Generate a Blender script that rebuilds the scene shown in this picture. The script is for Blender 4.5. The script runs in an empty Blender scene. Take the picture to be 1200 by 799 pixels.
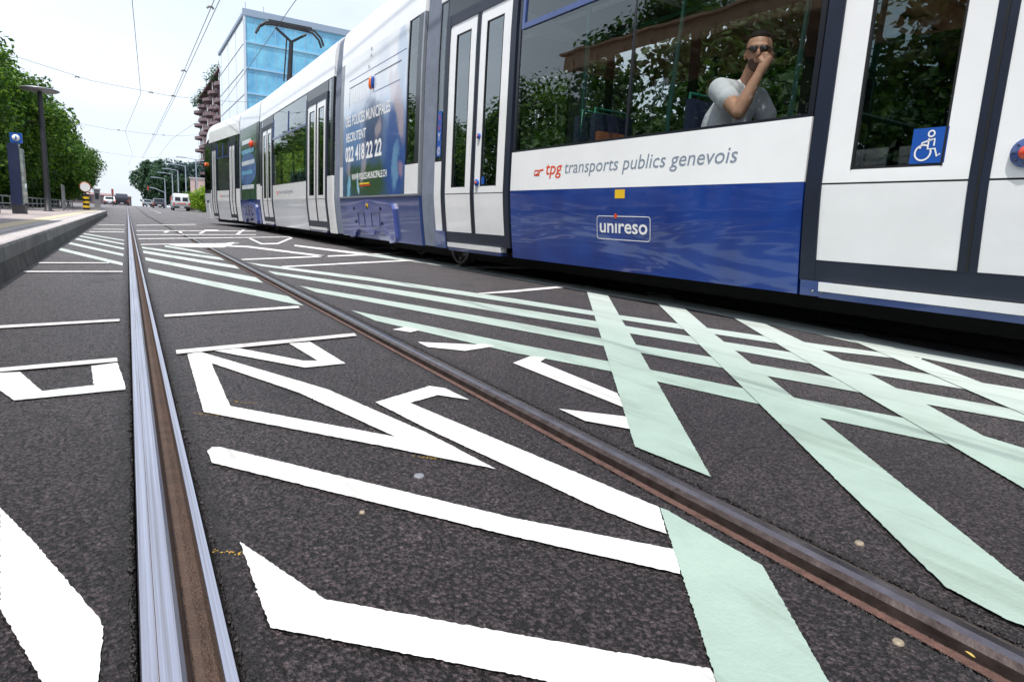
# measured plan of the place: camera attitude, painted markings (metres, x right, y ahead)
STUDS = [(1.185, 0.636), (0.937, 0.426), (0.54, 1.277), (0.368, 1.149), (1.005, 0.355), (0.113, 1.096), (0.604, 1.373), (0.167, 1.923), (0.281, 2.011)]
CAMROT = [[0.8610491, 0.0453735, -0.5064935], [-0.5058757, 0.1779039, -0.8440616], [0.0518092, 0.9830012, 0.1761374]]
SKYW = (7.3, 8.0, 8.9)
WHITE = [
  [(-0.387,2.623),(-0.355,2.378),(-0.304,2.237),(-0.247,2.326),(-0.334,2.619)],
  [(-0.304,2.237),(-0.031,2.271),(-0.035,2.378),(-0.247,2.326),(-0.276,2.419),(-0.331,2.321)],
  [(-0.136,2.652),(-0.115,2.33),(-0.033,2.348),(-0.057,2.686)],
  [(0.278,2.819),(0.547,2.412),(0.708,2.437),(0.685,2.91),(0.59,2.903),(0.62,2.515),(0.567,2.531),(0.376,2.847)],
  [(0.64,1.876),(0.879,2.008),(0.919,1.962),(0.93,1.802),(0.858,1.89),(0.738,1.832),(0.931,0.918),(0.861,0.822),(0.843,0.86),(0.808,0.969),(0.757,1.23),(0.685,1.581)],
  [(0.137,1.609),(0.149,1.631),(0.167,1.626),(0.623,1.003),(0.831,0.767),(0.777,0.702),(0.585,0.937),(0.139,1.525)],
  [(0.142,1.119),(0.227,0.886),(0.439,0.689),(0.638,0.509),(0.627,0.489),(0.575,0.442),(0.397,0.618),(0.144,0.849)],
  [(1.162,3.153),(1.256,3.213),(1.296,3.107),(1.221,3.052)],
  [(1.156,2.794),(1.392,2.665),(1.443,2.674),(1.468,2.601),(1.278,2.538),(1.153,2.665)],
  [(1.36,2.249),(1.508,2.348),(1.563,2.301),(1.485,2.234),(1.464,1.698),(1.365,1.535)],
  [(1.151,1.607),(1.307,1.455),(1.236,1.349),(1.152,1.471)],
  [(1.153,8.374),(3.269,10.101),(3.149,9.728),(1.143,8.2)],
  [(1.418,7.326),(2.679,8.275),(2.598,8.022),(1.398,7.175)],
  [(1.228,11.757),(1.738,11.666),(2.46,9.349),(2.34,9.027),(1.634,11.146),(1.192,11.418)],
  [(2.676,12.602),(3.333,10.298),(3.12,9.639),(2.561,12.06)],
  [(2.307,15.252),(2.147,12.849),(2.48,13.193),(3.466,16.705),(3.39,16.149),(2.387,12.617),(2.042,12.351),(2.215,14.961)],
  [(1.414,16.999),(1.861,20.349),(2.275,20.892),(2.161,19.85),(1.817,19.426),(1.469,16.894)],
  [(2.306,17.594),(3.107,22.153),(3.171,22.068),(2.38,17.557)],
  [(0.444,11.612),(1.392,12.343),(1.686,13.004),(1.512,11.979),(1.256,10.93),(0.954,10.778),(0.638,10.848)],
  [(0.679,17.019),(0.82,18.195),(0.873,18.134),(0.739,16.812)],
  [(1.011,17.003),(1.059,18.11),(1.132,18.074),(1.08,16.968)],
  [(0.177,2.777),(0.227,2.806),(0.543,2.074),(0.671,1.541),(0.683,1.468),(0.718,1.239),(0.605,1.385),(0.55,1.459),(0.581,1.545),(0.448,2.064),(0.244,2.589)],
  [(0.177,2.777),(0.244,2.589),(0.234,1.98),(0.581,1.545),(0.596,1.513),(0.568,1.439),(0.16,1.943)]]
WHITE_NEAR = [
  [(-0.23,1.436),(-0.222,1.415),(-0.159,1.252),(-0.058,0.967),(-0.054,0.934),(-0.056,0.834),(-0.057,0.779),(-0.102,0.824),(-0.115,0.863),(-0.179,1.054)]]
THIN = [
  [(-0.578,3.613),(-0.06,3.738),(-0.06,3.665),(-0.567,3.536)],
  [(-0.44,2.679),(-0.06,2.764),(-0.056,2.693),(-0.431,2.619)],
  [(0.143,3.853),(0.897,4.116),(0.882,4.012),(0.141,3.77)],
  [(0.141,2.857),(0.936,3.078),(0.928,3.002),(0.139,2.776)],
  [(-0.739,6.464),(-0.061,6.536),(-0.061,6.435),(-0.737,6.355)],
  [(-0.726,7.398),(-0.18,7.493),(-0.178,7.383),(-0.726,7.274)],
  [(2.903,4.883),(3.874,5.328),(3.897,5.213),(2.806,4.718)],
  [(3.254,10.053),(4.394,11.113),(4.222,10.677),(3.149,9.728)],
  [(2.669,8.242),(4.919,9.898),(4.716,9.487),(2.588,7.991)],
  [(2.46,4.686),(2.903,4.883),(2.806,4.718),(2.421,4.611)],
  [(0.138,13.211),(3.533,17.126),(3.429,16.622),(0.135,12.939)],
  [(0.148,11.276),(1.709,12.635),(1.673,12.367),(0.144,11.027)],
  [(0.158,17.678),(3.39,21.369),(3.284,20.702),(0.154,17.255)],
  [(0.131,15.042),(2.839,17.908),(2.764,17.437),(0.128,14.734)],
  [(-0.682,17.618),(-0.084,18.18),(-0.083,17.799),(-0.685,17.246)],
  [(-0.693,15.907),(-0.078,16.315),(-0.077,15.957),(-0.692,15.558)],
  [(-0.722,21.379),(-0.097,22.125),(-0.095,21.655),(-0.709,20.947)],
  [(0.21,22.67),(2.227,27.515),(2.153,26.612),(0.204,22.077)]]
GREEN_A = [
  [(0.141,6.868),(0.939,4.641),(0.933,4.135),(0.841,4.355),(0.132,6.462)],
  [(0.145,8.376),(0.949,6.027),(0.931,5.548),(0.813,5.808),(0.144,7.91)],
  [(0.148,9.71),(0.952,7.384),(0.94,6.928),(0.795,7.278),(0.143,9.175)],
  [(0.148,10.634),(0.943,8.613),(0.944,8.109),(0.806,8.424),(0.151,10.163)],
  [(0.464,11.236),(0.818,9.922),(0.929,8.923),(0.846,9.353),(0.443,10.745)],
  [(-0.746,9.863),(-0.067,7.539),(-0.065,7.152),(-0.727,9.363)],
  [(-0.734,11.327),(-0.067,8.934),(-0.065,8.525),(-0.73,10.842)],
  [(-0.726,12.742),(-0.065,10.161),(-0.063,9.767),(-0.735,12.237)],
  [(-0.731,13.792),(-0.069,11.398),(-0.068,11.025),(-0.743,13.375)],
  [(-0.731,14.863),(-0.074,12.556),(-0.072,12.193),(-0.739,14.466)],
  [(1.163,3.892),(1.595,2.657),(1.794,2.158),(1.994,1.604),(2.221,1.082),(2.247,0.885),(2.047,0.89),(1.921,1.221),(1.68,1.989),(1.475,2.453),(1.174,3.462)],
  [(1.168,5.325),(1.472,4.538),(1.955,3.269),(2.211,2.436),(2.56,1.615),(2.771,0.981),(2.819,0.848),(2.639,0.788),(2.595,0.913),(2.489,1.185),(2.288,1.696),(2.009,2.466),(1.816,3.032),(1.393,4.292),(1.184,4.86)],
  [(1.17,6.726),(1.745,5.383),(2.294,3.847),(2.587,2.979),(2.798,2.355),(2.986,1.83),(3.215,1.153),(3.26,0.995),(3.058,0.928),(3.007,1.073),(2.808,1.593),(2.635,2.158),(2.423,2.748),(2.116,3.544),(1.639,5.055),(1.168,6.334)],
  [(1.144,7.824),(1.975,6.093),(2.594,4.356),(2.882,3.371),(3.093,2.78),(3.314,2.168),(3.523,1.724),(3.417,1.67),(3.142,2.051),(2.947,2.58),(2.74,3.188),(2.443,4.1),(1.866,5.756),(1.202,7.347)],
  [(3.333,10.298),(3.877,9.104),(3.944,6.655),(3.97,5.463),(4.123,4.024),(4.02,2.648),(3.884,1.91),(3.87,1.407),(3.864,1.197),(3.514,1.08),(3.5,1.264),(3.523,1.724),(3.667,2.408),(3.736,3.639),(3.63,4.99),(3.591,6.053),(3.483,8.174),(3.12,9.639)]]
GREEN_B = [
  [(4.015,5.293),(1.139,1.231),(1.167,0.992),(1.728,1.777),(4.012,4.974)],
  [(4.329,4.732),(1.164,0.474),(1.149,0.376),(1.155,0.355),(1.152,0.311),(1.262,0.35),(1.31,0.415),(1.487,0.652),(1.918,1.222),(2.06,1.416),(2.958,2.622),(4.319,4.382)],
  [(3.944,3.436),(2.754,1.85),(2.189,1.081),(2.053,0.898),(1.846,0.623),(1.746,0.49),(2.087,0.603),(2.231,0.772),(2.247,0.885),(2.484,1.175),(2.817,1.599),(3.155,2.06),(3.867,3.09)],
  [(3.852,2.444),(3.155,1.535),(2.974,1.304),(2.705,0.956),(2.552,0.759),(2.804,0.843),(2.99,1.066),(3.456,1.69),(3.992,2.33)],
  [(0.93,0.914),(0.935,0.899),(0.931,0.659),(0.762,0.423),(0.732,0.378),(0.597,0.446),(0.628,0.49)]]
import bpy, bmesh, math, random
from mathutils import Vector, Matrix
random.seed(7)
D = bpy.data
col = bpy.context.scene.collection
R = math.radians
# ------------------------------------------------------------------ materials
def newmat(name):
    m = D.materials.new(name); m.use_nodes = True
    nt = m.node_tree; nt.nodes.clear()
    o = nt.nodes.new('ShaderNodeOutputMaterial')
    return m, nt, o
def N(nt, t, **kw):
    n = nt.nodes.new(t)
    for k, v in kw.items():
        if k.startswith('_'): setattr(n, k[1:], v)
        else: n.inputs[k.replace('__', ' ')].default_value = v
    return n
def L(nt, a, b): nt.links.new(a, b)
def ramp(nt, fac, stops):
    r = nt.nodes.new('ShaderNodeValToRGB')
    while len(r.color_ramp.elements) < len(stops): r.color_ramp.elements.new(0.5)
    for e, (p, c) in zip(r.color_ramp.elements, stops):
        e.position = p; e.color = (*c, 1) if len(c) == 3 else c
    L(nt, fac, r.inputs[0]); return r.outputs[0]
def c4(c): return (c[0], c[1], c[2], 1)
def pm(name, c, rough=.5, metal=0, noise=.0, scale=8, bump=0, bscale=60, coat=0, spec=.5, c2=None):
    """painted / plain surface with a little uneven dirt"""
    m, nt, o = newmat(name)
    p = N(nt, 'ShaderNodeBsdfPrincipled', Roughness=rough, Metallic=metal)
    p.inputs['Coat Weight'].default_value = coat
    p.inputs['Coat Roughness'].default_value = .06
    p.inputs['Specular IOR Level'].default_value = spec
    tc = N(nt, 'ShaderNodeTexCoord')
    n = N(nt, 'ShaderNodeTexNoise', Scale=scale, Detail=6, Roughness=.65); L(nt, tc.outputs['Object'], n.inputs['Vector'])
    if c2 is None: c2 = tuple(x * (1 - noise) for x in c)
    L(nt, ramp(nt, n.outputs[0], [(.35, c2), (.65, c)]), p.inputs['Base Color'])
    if bump:
        n2 = N(nt, 'ShaderNodeTexNoise', Scale=bscale, Detail=4); L(nt, tc.outputs['Object'], n2.inputs['Vector'])
        b = N(nt, 'ShaderNodeBump', Strength=bump, Distance=.02); L(nt, n2.outputs[0], b.inputs['Height']); L(nt, b.outputs[0], p.inputs['Normal'])
    L(nt, p.outputs[0], o.inputs[0]); return m

def asphalt_bump(nt, strength, dist):
    tc = N(nt, 'ShaderNodeTexCoord')
    v = N(nt, 'ShaderNodeTexVoronoi', Scale=118, Randomness=1); L(nt, tc.outputs['Object'], v.inputs['Vector'])
    v2 = N(nt, 'ShaderNodeTexVoronoi', Scale=250); L(nt, tc.outputs['Object'], v2.inputs['Vector'])
    n = N(nt, 'ShaderNodeTexNoise', Scale=70, Detail=5, Roughness=.7); L(nt, tc.outputs['Object'], n.inputs['Vector'])
    a = N(nt, 'ShaderNodeMath', _operation='MULTIPLY_ADD'); L(nt, v.outputs['Distance'], a.inputs[0]); a.inputs[1].default_value = -1.0; L(nt, n.outputs[0], a.inputs[2])
    a2 = N(nt, 'ShaderNodeMath', _operation='MULTIPLY_ADD'); L(nt, v2.outputs['Distance'], a2.inputs[0]); a2.inputs[1].default_value = -.5; L(nt, a.outputs[0], a2.inputs[2])
    b = N(nt, 'ShaderNodeBump', Strength=strength, Distance=dist); L(nt, a2.outputs[0], b.inputs['Height'])
    return tc, v, n, b, a2
def asphalt(name, base=(.080, .062, .068), strength=1., dist=.015):
    m, nt, o = newmat(name)
    tc, v, n, b, h = asphalt_bump(nt, strength, dist)
    p = N(nt, 'ShaderNodeBsdfPrincipled', Roughness=.52)
    # stones of differing tone, darker tar between, broad stains
    hv = N(nt, 'ShaderNodeSeparateColor'); L(nt, v.outputs['Color'], hv.inputs[0])
    st = ramp(nt, hv.outputs[0], [(0, tuple(x * .7 for x in base)), (.6, base), (.93, tuple(x * 1.2 for x in base)), (1, tuple(x * 1.9 for x in base))])
    big = N(nt, 'ShaderNodeTexNoise', Scale=.9, Detail=5, Roughness=.6); L(nt, tc.outputs['Object'], big.inputs['Vector'])
    bg = ramp(nt, big.outputs[0], [(.3, (.72, .72, .74)), (.7, (1.25, 1.22, 1.2))])
    mx = N(nt, 'ShaderNodeMix', _data_type='RGBA', _blend_type='MULTIPLY'); mx.inputs[0].default_value = 1
    L(nt, st, mx.inputs[6]); L(nt, bg, mx.inputs[7])
    # grazing sheen painted into the colour: lighter ahead and towards the tram
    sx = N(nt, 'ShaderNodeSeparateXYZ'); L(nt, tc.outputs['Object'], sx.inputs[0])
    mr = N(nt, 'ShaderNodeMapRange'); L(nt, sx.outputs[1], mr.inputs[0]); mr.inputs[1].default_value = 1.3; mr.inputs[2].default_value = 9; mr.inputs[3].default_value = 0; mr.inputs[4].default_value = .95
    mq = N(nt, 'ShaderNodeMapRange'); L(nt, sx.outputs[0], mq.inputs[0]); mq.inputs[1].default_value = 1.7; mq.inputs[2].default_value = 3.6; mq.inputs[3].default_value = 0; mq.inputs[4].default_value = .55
    mz = N(nt, 'ShaderNodeMath', _operation='MAXIMUM'); L(nt, mr.outputs[0], mz.inputs[0]); L(nt, mq.outputs[0], mz.inputs[1])   # painted sheen also runs beside the second track
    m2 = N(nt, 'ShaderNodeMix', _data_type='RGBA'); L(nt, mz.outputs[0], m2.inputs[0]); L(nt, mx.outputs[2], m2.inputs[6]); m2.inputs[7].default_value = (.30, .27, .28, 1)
    # crevices between the stones stay dark
    cv = N(nt, 'ShaderNodeMapRange'); L(nt, h.outputs[0], cv.inputs[0]); cv.inputs[1].default_value = -.48; cv.inputs[2].default_value = .14; cv.inputs[3].default_value = .12; cv.inputs[4].default_value = 1.4
    m3 = N(nt, 'ShaderNodeMix', _data_type='RGBA', _blend_type='MULTIPLY'); m3.inputs[0].default_value = 1; L(nt, m2.outputs[2], m3.inputs[6]); L(nt, cv.outputs[0], m3.inputs[7])
    # a few hairline cracks and old oil drips
    wn = N(nt, 'ShaderNodeTexNoise', Scale=6, Detail=4); L(nt, tc.outputs['Object'], wn.inputs['Vector'])
    vm = N(nt, 'ShaderNodeMix', _data_type='RGBA'); vm.inputs[0].default_value = .16; L(nt, tc.outputs['Object'], vm.inputs[6]); L(nt, wn.outputs['Color'], vm.inputs[7])
    ve = N(nt, 'ShaderNodeTexVoronoi', _feature='DISTANCE_TO_EDGE', Scale=.8); L(nt, vm.outputs[2], ve.inputs['Vector'])
    ce = N(nt, 'ShaderNodeMapRange'); L(nt, ve.outputs[0], ce.inputs[0]); ce.inputs[1].default_value = .0; ce.inputs[2].default_value = .005; ce.inputs[3].default_value = .35; ce.inputs[4].default_value = 1
    m3b = N(nt, 'ShaderNodeMix', _data_type='RGBA', _blend_type='MULTIPLY'); m3b.inputs[0].default_value = .75; L(nt, m3.outputs[2], m3b.inputs[6]); L(nt, ce.outputs[0], m3b.inputs[7])
    on = N(nt, 'ShaderNodeTexNoise', Scale=3.1, Detail=3); L(nt, tc.outputs['Object'], on.inputs['Vector'])
    m3c = N(nt, 'ShaderNodeMix', _data_type='RGBA', _blend_type='MULTIPLY'); m3c.inputs[0].default_value = 1; L(nt, m3b.outputs[2], m3c.inputs[6]); L(nt, ramp(nt, on.outputs[0], [(.24, (.5, .5, .5)), (.40, (.97, .97, .97)), (.62, (1, 1, 1)), (.8, (1.25, 1.22, 1.22))]), m3c.inputs[7]); m3 = m3c
    # tarry, crumbling strip along each rail, ragged in width
    wob = N(nt, 'ShaderNodeTexNoise', Scale=28, Detail=5, Roughness=.7); L(nt, tc.outputs['Object'], wob.inputs['Vector'])
    def near(x0):
        s_ = N(nt, 'ShaderNodeMath', _operation='SUBTRACT'); L(nt, sx.outputs[0], s_.inputs[0]); s_.inputs[1].default_value = x0
        a_ = N(nt, 'ShaderNodeMath', _operation='ABSOLUTE'); L(nt, s_.outputs[0], a_.inputs[0]); return a_.outputs[0]
    mn = N(nt, 'ShaderNodeMath', _operation='MINIMUM'); L(nt, near(.04), mn.inputs[0]); L(nt, near(1.039), mn.inputs[1])
    ad_ = N(nt, 'ShaderNodeMath', _operation='MULTIPLY_ADD'); L(nt, wob.outputs[0], ad_.inputs[0]); ad_.inputs[1].default_value = -.11; L(nt, mn.outputs[0], ad_.inputs[2])
    jr = N(nt, 'ShaderNodeMapRange'); L(nt, ad_.outputs[0], jr.inputs[0]); jr.inputs[1].default_value = .010; jr.inputs[2].default_value = .05; jr.inputs[3].default_value = .8; jr.inputs[4].default_value = 0
    m4 = N(nt, 'ShaderNodeMix', _data_type='RGBA'); L(nt, jr.outputs[0], m4.inputs[0]); L(nt, m3.outputs[2], m4.inputs[6]); m4.inputs[7].default_value = (.017, .014, .015, 1)
    L(nt, m4.outputs[2], p.inputs['Base Color']); L(nt, b.outputs[0], p.inputs['Normal']); L(nt, p.outputs[0], o.inputs[0]); return m
def roadpaint(name, c, wear=.5):
    m, nt, o = newmat(name)
    tc, v, n, b, h = asphalt_bump(nt, .35, .002)
    p = N(nt, 'ShaderNodeBsdfPrincipled', Roughness=.6)
    big = N(nt, 'ShaderNodeTexNoise', Scale=2.2, Detail=8, Roughness=.7); L(nt, tc.outputs['Object'], big.inputs['Vector'])
    c2 = tuple(x * (1 - .22 * wear) for x in c)
    cc = ramp(nt, big.outputs[0], [(.35, c2), (.6, c)])
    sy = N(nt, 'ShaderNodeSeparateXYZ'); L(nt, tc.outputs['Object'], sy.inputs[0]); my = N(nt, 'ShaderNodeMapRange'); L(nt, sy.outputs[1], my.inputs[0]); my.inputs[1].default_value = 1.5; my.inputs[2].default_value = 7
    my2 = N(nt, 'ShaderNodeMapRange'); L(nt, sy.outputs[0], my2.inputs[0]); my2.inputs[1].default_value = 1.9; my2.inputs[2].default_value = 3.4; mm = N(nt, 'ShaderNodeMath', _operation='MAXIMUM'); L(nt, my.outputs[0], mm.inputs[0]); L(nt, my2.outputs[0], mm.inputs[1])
    mc = N(nt, 'ShaderNodeMix', _data_type='RGBA'); L(nt, mm.outputs[0], mc.inputs[0]); L(nt, cc, mc.inputs[6]); mc.inputs[7].default_value = (*[min(.8, x * .6 + .28) for x in c], 1); cc = mc.outputs[2]   # road sheen put into the paint colour, paler ahead and to the right
    # pinholes where the binder shows
    n3 = N(nt, 'ShaderNodeTexNoise', Scale=95, Detail=3, Roughness=.8); L(nt, tc.outputs['Object'], n3.inputs['Vector'])
    wv = N(nt, 'ShaderNodeTexNoise', Scale=3.3, Detail=4, Roughness=.7); L(nt, tc.outputs['Object'], wv.inputs['Vector'])
    wa = N(nt, 'ShaderNodeMath', _operation='MULTIPLY_ADD'); L(nt, wv.outputs[0], wa.inputs[0]); wa.inputs[1].default_value = .45; L(nt, n3.outputs[0], wa.inputs[2])
    ho = ramp(nt, wa.outputs[0], [(.40, (0, 0, 0)), (.50, (1, 1, 1))])
    mx = N(nt, 'ShaderNodeMix', _data_type='RGBA'); L(nt, ho, mx.inputs[0]); mx.inputs[6].default_value = (.16, .15, .15, 1)
    mpt = N(nt, 'ShaderNodeMapping'); mpt.inputs['Scale'].default_value = (5, .5, 1); mpt.inputs['Rotation'].default_value = (0, 0, .25); L(nt, tc.outputs['Object'], mpt.inputs[0]); tn = N(nt, 'ShaderNodeTexNoise', Scale=1.6, Detail=6, Roughness=.7); L(nt, mpt.outputs[0], tn.inputs['Vector'])
    tm = N(nt, 'ShaderNodeMix', _data_type='RGBA', _blend_type='MULTIPLY'); tm.inputs[0].default_value = wear * .75; L(nt, cc, tm.inputs[6]); L(nt, ramp(nt, tn.outputs[0], [(.33, (.62, .6, .58)), (.5, (1, 1, 1))]), tm.inputs[7]); L(nt, tm.outputs[2], mx.inputs[7])
    L(nt, mx.outputs[2], p.inputs['Base Color']); L(nt, b.outputs[0], p.inputs['Normal']); L(nt, p.outputs[0], o.inputs[0]); return m
def glassmat(name, tint=(.3, .36, .35), refl=.22, rough=.0):
    m, nt, o = newmat(name)
    t = N(nt, 'ShaderNodeBsdfTransparent', Color=c4(tint)); g = N(nt, 'ShaderNodeBsdfGlossy', Color=(.95, 1, 1, 1), Roughness=rough)
    f = N(nt, 'ShaderNodeFresnel', IOR=1.5)
    ge = N(nt, 'ShaderNodeNewGeometry'); io = N(nt, 'ShaderNodeMapRange'); L(nt, ge.outputs['Backfacing'], io.inputs[0]); io.inputs[3].default_value = 1.5; io.inputs[4].default_value = 1 / 1.5; L(nt, io.outputs[0], f.inputs['IOR'])   # same pane seen from inside and outside
    a = N(nt, 'ShaderNodeMath', _operation='MULTIPLY_ADD', _use_clamp=True); L(nt, f.outputs[0], a.inputs[0]); a.inputs[1].default_value = 1.35; a.inputs[2].default_value = refl
    # slight waviness of the pane
    tc = N(nt, 'ShaderNodeTexCoord'); n = N(nt, 'ShaderNodeTexNoise', Scale=1.3, Detail=2); L(nt, tc.outputs['Object'], n.inputs['Vector'])
    b = N(nt, 'ShaderNodeBump', Strength=.05, Distance=.05); L(nt, n.outputs[0], b.inputs['Height']); L(nt, b.outputs[0], g.inputs['Normal'])
    x = N(nt, 'ShaderNodeMixShader'); L(nt, a.outputs[0], x.inputs[0]); L(nt, t.outputs[0], x.inputs[1]); L(nt, g.outputs[0], x.inputs[2]); L(nt, x.outputs[0], o.inputs[0]); return m
def leafmat(name, c1, c2, c3=None):
    m, nt, o = newmat(name)
    tc = N(nt, 'ShaderNodeTexCoord'); gi = N(nt, 'ShaderNodeNewGeometry')
    n = N(nt, 'ShaderNodeTexNoise', Scale=.9, Detail=3); L(nt, tc.outputs['Object'], n.inputs['Vector'])
    a = N(nt, 'ShaderNodeMath', _operation='MULTIPLY_ADD'); L(nt, gi.outputs['Random Per Island'], a.inputs[0]); a.inputs[1].default_value = .45; 
    s = N(nt, 'ShaderNodeMath', _operation='MULTIPLY'); L(nt, n.outputs[0], s.inputs[0]); s.inputs[1].default_value = .7; L(nt, s.outputs[0], a.inputs[2])
    cc = ramp(nt, a.outputs[0], [(.2, c1), (.6, c2), (.95, c3 or c2)])
    d = N(nt, 'ShaderNodeBsdfPrincipled', Roughness=.5); L(nt, cc, d.inputs['Base Color']); d.inputs['Specular IOR Level'].default_value = .3
    t = N(nt, 'ShaderNodeBsdfTranslucent'); L(nt, cc, t.inputs[0])
    x = N(nt, 'ShaderNodeMixShader'); x.inputs[0].default_value = .45; L(nt, d.outputs[0], x.inputs[1]); L(nt, t.outputs[0], x.inputs[2]); L(nt, x.outputs[0], o.inputs[0]); return m

M = {}
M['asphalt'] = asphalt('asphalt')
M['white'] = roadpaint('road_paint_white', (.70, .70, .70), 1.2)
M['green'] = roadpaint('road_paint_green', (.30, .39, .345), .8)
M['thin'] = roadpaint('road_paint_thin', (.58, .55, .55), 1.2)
M['ground'] = pm('ground', (.16, .15, .13), .9, noise=.4, scale=.3)
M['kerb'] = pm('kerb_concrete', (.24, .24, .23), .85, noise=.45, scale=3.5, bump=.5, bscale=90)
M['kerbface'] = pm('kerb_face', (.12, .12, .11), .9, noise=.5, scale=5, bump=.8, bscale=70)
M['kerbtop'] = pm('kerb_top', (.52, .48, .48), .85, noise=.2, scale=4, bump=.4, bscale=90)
M['pave'] = pm('platform_paving', (.40, .345, .34), .85, noise=.25, scale=2, bump=.4, bscale=90)
M['tactile'] = pm('tactile_band', (.62, .52, .36), .8, noise=.15, scale=5)
def railhead():
    m, nt, o = newmat('rail_steel')
    p = N(nt, 'ShaderNodeBsdfPrincipled', Metallic=1, Roughness=.3)
    tc = N(nt, 'ShaderNodeTexCoord'); mp = N(nt, 'ShaderNodeMapping'); mp.inputs['Scale'].default_value = (260, 1.1, 260); L(nt, tc.outputs['Object'], mp.inputs[0])
    n = N(nt, 'ShaderNodeTexNoise', Scale=1, Detail=5, Roughness=.6); L(nt, mp.outputs[0], n.inputs['Vector'])
    L(nt, ramp(nt, n.outputs[0], [(.3, (.34, .34, .38)), (.5, (.54, .54, .62)), (.7, (.70, .70, .79))]), p.inputs['Base Color'])
    L(nt, ramp(nt, n.outputs[0], [(.3, (.55, .55, .55)), (.7, (.22, .22, .22))]), p.inputs['Roughness'])
    b = N(nt, 'ShaderNodeBump', Strength=.25, Distance=.002); L(nt, n.outputs[0], b.inputs['Height']); L(nt, b.outputs[0], p.inputs['Normal'])
    L(nt, p.outputs[0], o.inputs[0]); return m
M['rail'] = railhead()
M['railside'] = pm('rail_worn_flank', (.17, .13, .12), .35, metal=.8, noise=.5, scale=20, bump=.1, bscale=60)
M['rust'] = pm('rail_rust', (.105, .066, .05), .75, metal=.2, c2=(.07, .045, .035), scale=25, bump=.6, bscale=200)
M['rustlip'] = pm('rail_lip', (.15, .075, .06), .6, metal=.3, c2=(.08, .04, .03), scale=30, bump=.3, bscale=160)
M['twhite'] = pm('tram_white', (.94, .94, .95), .25, noise=.06, scale=2.2, coat=.6)
M['tsilver'] = pm('tram_silver_white', (.72, .75, .80), .3, noise=.06, scale=1.5, coat=.8)
def bluepaint():
    m, nt, o = newmat('tram_blue')
    p = N(nt, 'ShaderNodeBsdfPrincipled', Roughness=.2); p.inputs['Base Color'].default_value = (.008, .05, .30, 1)
    p.inputs['Coat Weight'].default_value = 1; p.inputs['Coat Roughness'].default_value = .05; p.inputs['Coat IOR'].default_value = 1.5
    tc = N(nt, 'ShaderNodeTexCoord'); mp = N(nt, 'ShaderNodeMapping'); mp.inputs['Scale'].default_value = (1, .45, 2.0); mp.inputs['Rotation'].default_value = (.10, 0, 0); L(nt, tc.outputs['Object'], mp.inputs[0])
    n = N(nt, 'ShaderNodeTexNoise', Scale=1.3, Detail=3, Distortion=.6); L(nt, mp.outputs[0], n.inputs['Vector'])
    b = N(nt, 'ShaderNodeBump', Strength=.22, Distance=.05); L(nt, n.outputs[0], b.inputs['Height']); L(nt, b.outputs[0], p.inputs['Coat Normal']); L(nt, b.outputs[0], p.inputs['Normal'])
    n2 = N(nt, 'ShaderNodeTexNoise', Scale=2.5, Detail=6); L(nt, tc.outputs['Object'], n2.inputs['Vector'])
    L(nt, ramp(nt, n2.outputs[0], [(.3, (.004, .028, .20)), (.7, (.009, .055, .30))]), p.inputs['Base Color'])
    L(nt, p.outputs[0], o.inputs[0]); return m
M['tblue'] = bluepaint()
M['tframe'] = pm('tram_frame_grey', (.014, .021, .042), .42, noise=.3, scale=3)
M['tdark'] = pm('tram_dark', (.012, .014, .022), .35, noise=.2, scale=3, coat=.3)
M['under'] = pm('tram_underframe', (.012, .011, .011), .9, noise=.3, scale=6)
M['bellows'] = pm('bellows_rubber', (.20, .23, .30), .6, noise=.2, scale=6)
M['alu'] = pm('aluminium', (.42, .44, .48), .4, metal=.6, noise=.15, scale=5)
M['bluegrey'] = pm('blue_grey_metal', (.05, .09, .28), .3, metal=.2, noise=.15, scale=5, coat=.6)
M['bogie'] = pm('bogie_cover', (.06, .09, .32), .3, noise=.2, scale=3, coat=.7)
M['glass'] = glassmat('tram_glass', (.74, .78, .77), .05)
M['railR'] = pm('rail_steel_dark_reflect', (.24, .21, .23), .22, metal=1, noise=.35, scale=14)  # dark reflection of the tram side put into the head colour
M['glassC'] = glassmat('far_tram_glass', (.93, .95, .93), .0)
M['glassd'] = glassmat('door_glass', (.22, .27, .27), .16)
M['green_pole'] = pm('green_handrail', (.01, .16, .11), .35, noise=.1, coat=.4)
M['interior'] = pm('tram_interior', (.06, .06, .06), .7, noise=.15, scale=3)
M['floor_in'] = pm('tram_floor', (.06, .06, .065), .8, noise=.2, scale=10)
M['seatblue'] = pm('seat_fabric', (.012, .022, .07), .85, noise=.4, scale=40)
M['seatorange'] = pm('seat_orange', (.34, .12, .06), .6, noise=.2, scale=10)
M['red'] = pm('red_lamp', (.75, .06, .02), .3, noise=.1, coat=.6)
M['orange'] = pm('orange_lamp', (.9, .17, .02), .3, noise=.1, coat=.6)
M['yellow'] = pm('yellow_label', (.9, .56, .02), .5, noise=.1)
M['stickblue'] = pm('sticker_blue', (.012, .09, .42), .4, noise=.1)
M['stickwhite'] = pm('sticker_white', (.85, .85, .85), .4)
M['txtgrey'] = pm('letter_grey', (.22, .27, .34), .5)
M['txtred'] = pm('letter_red', (.75, .07, .015), .5)
M['txtwhite'] = pm('letter_white', (.88, .88, .88), .5)
M['steel'] = pm('galvanised_steel', (.28, .29, .31), .45, metal=.6, noise=.2, scale=4)
M['twhite2'] = M['twhite']
M['darksteel'] = pm('dark_painted_steel', (.028, .03, .036), .5, noise=.3, scale=3)
M['black'] = pm('black_plastic', (.012, .012, .014), .5)
M['tyre'] = pm('tyre', (.02, .02, .02), .85)
M['wheel'] = pm('steel_wheel', (.14, .13, .13), .4, metal=.8, noise=.3, scale=9)
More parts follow.
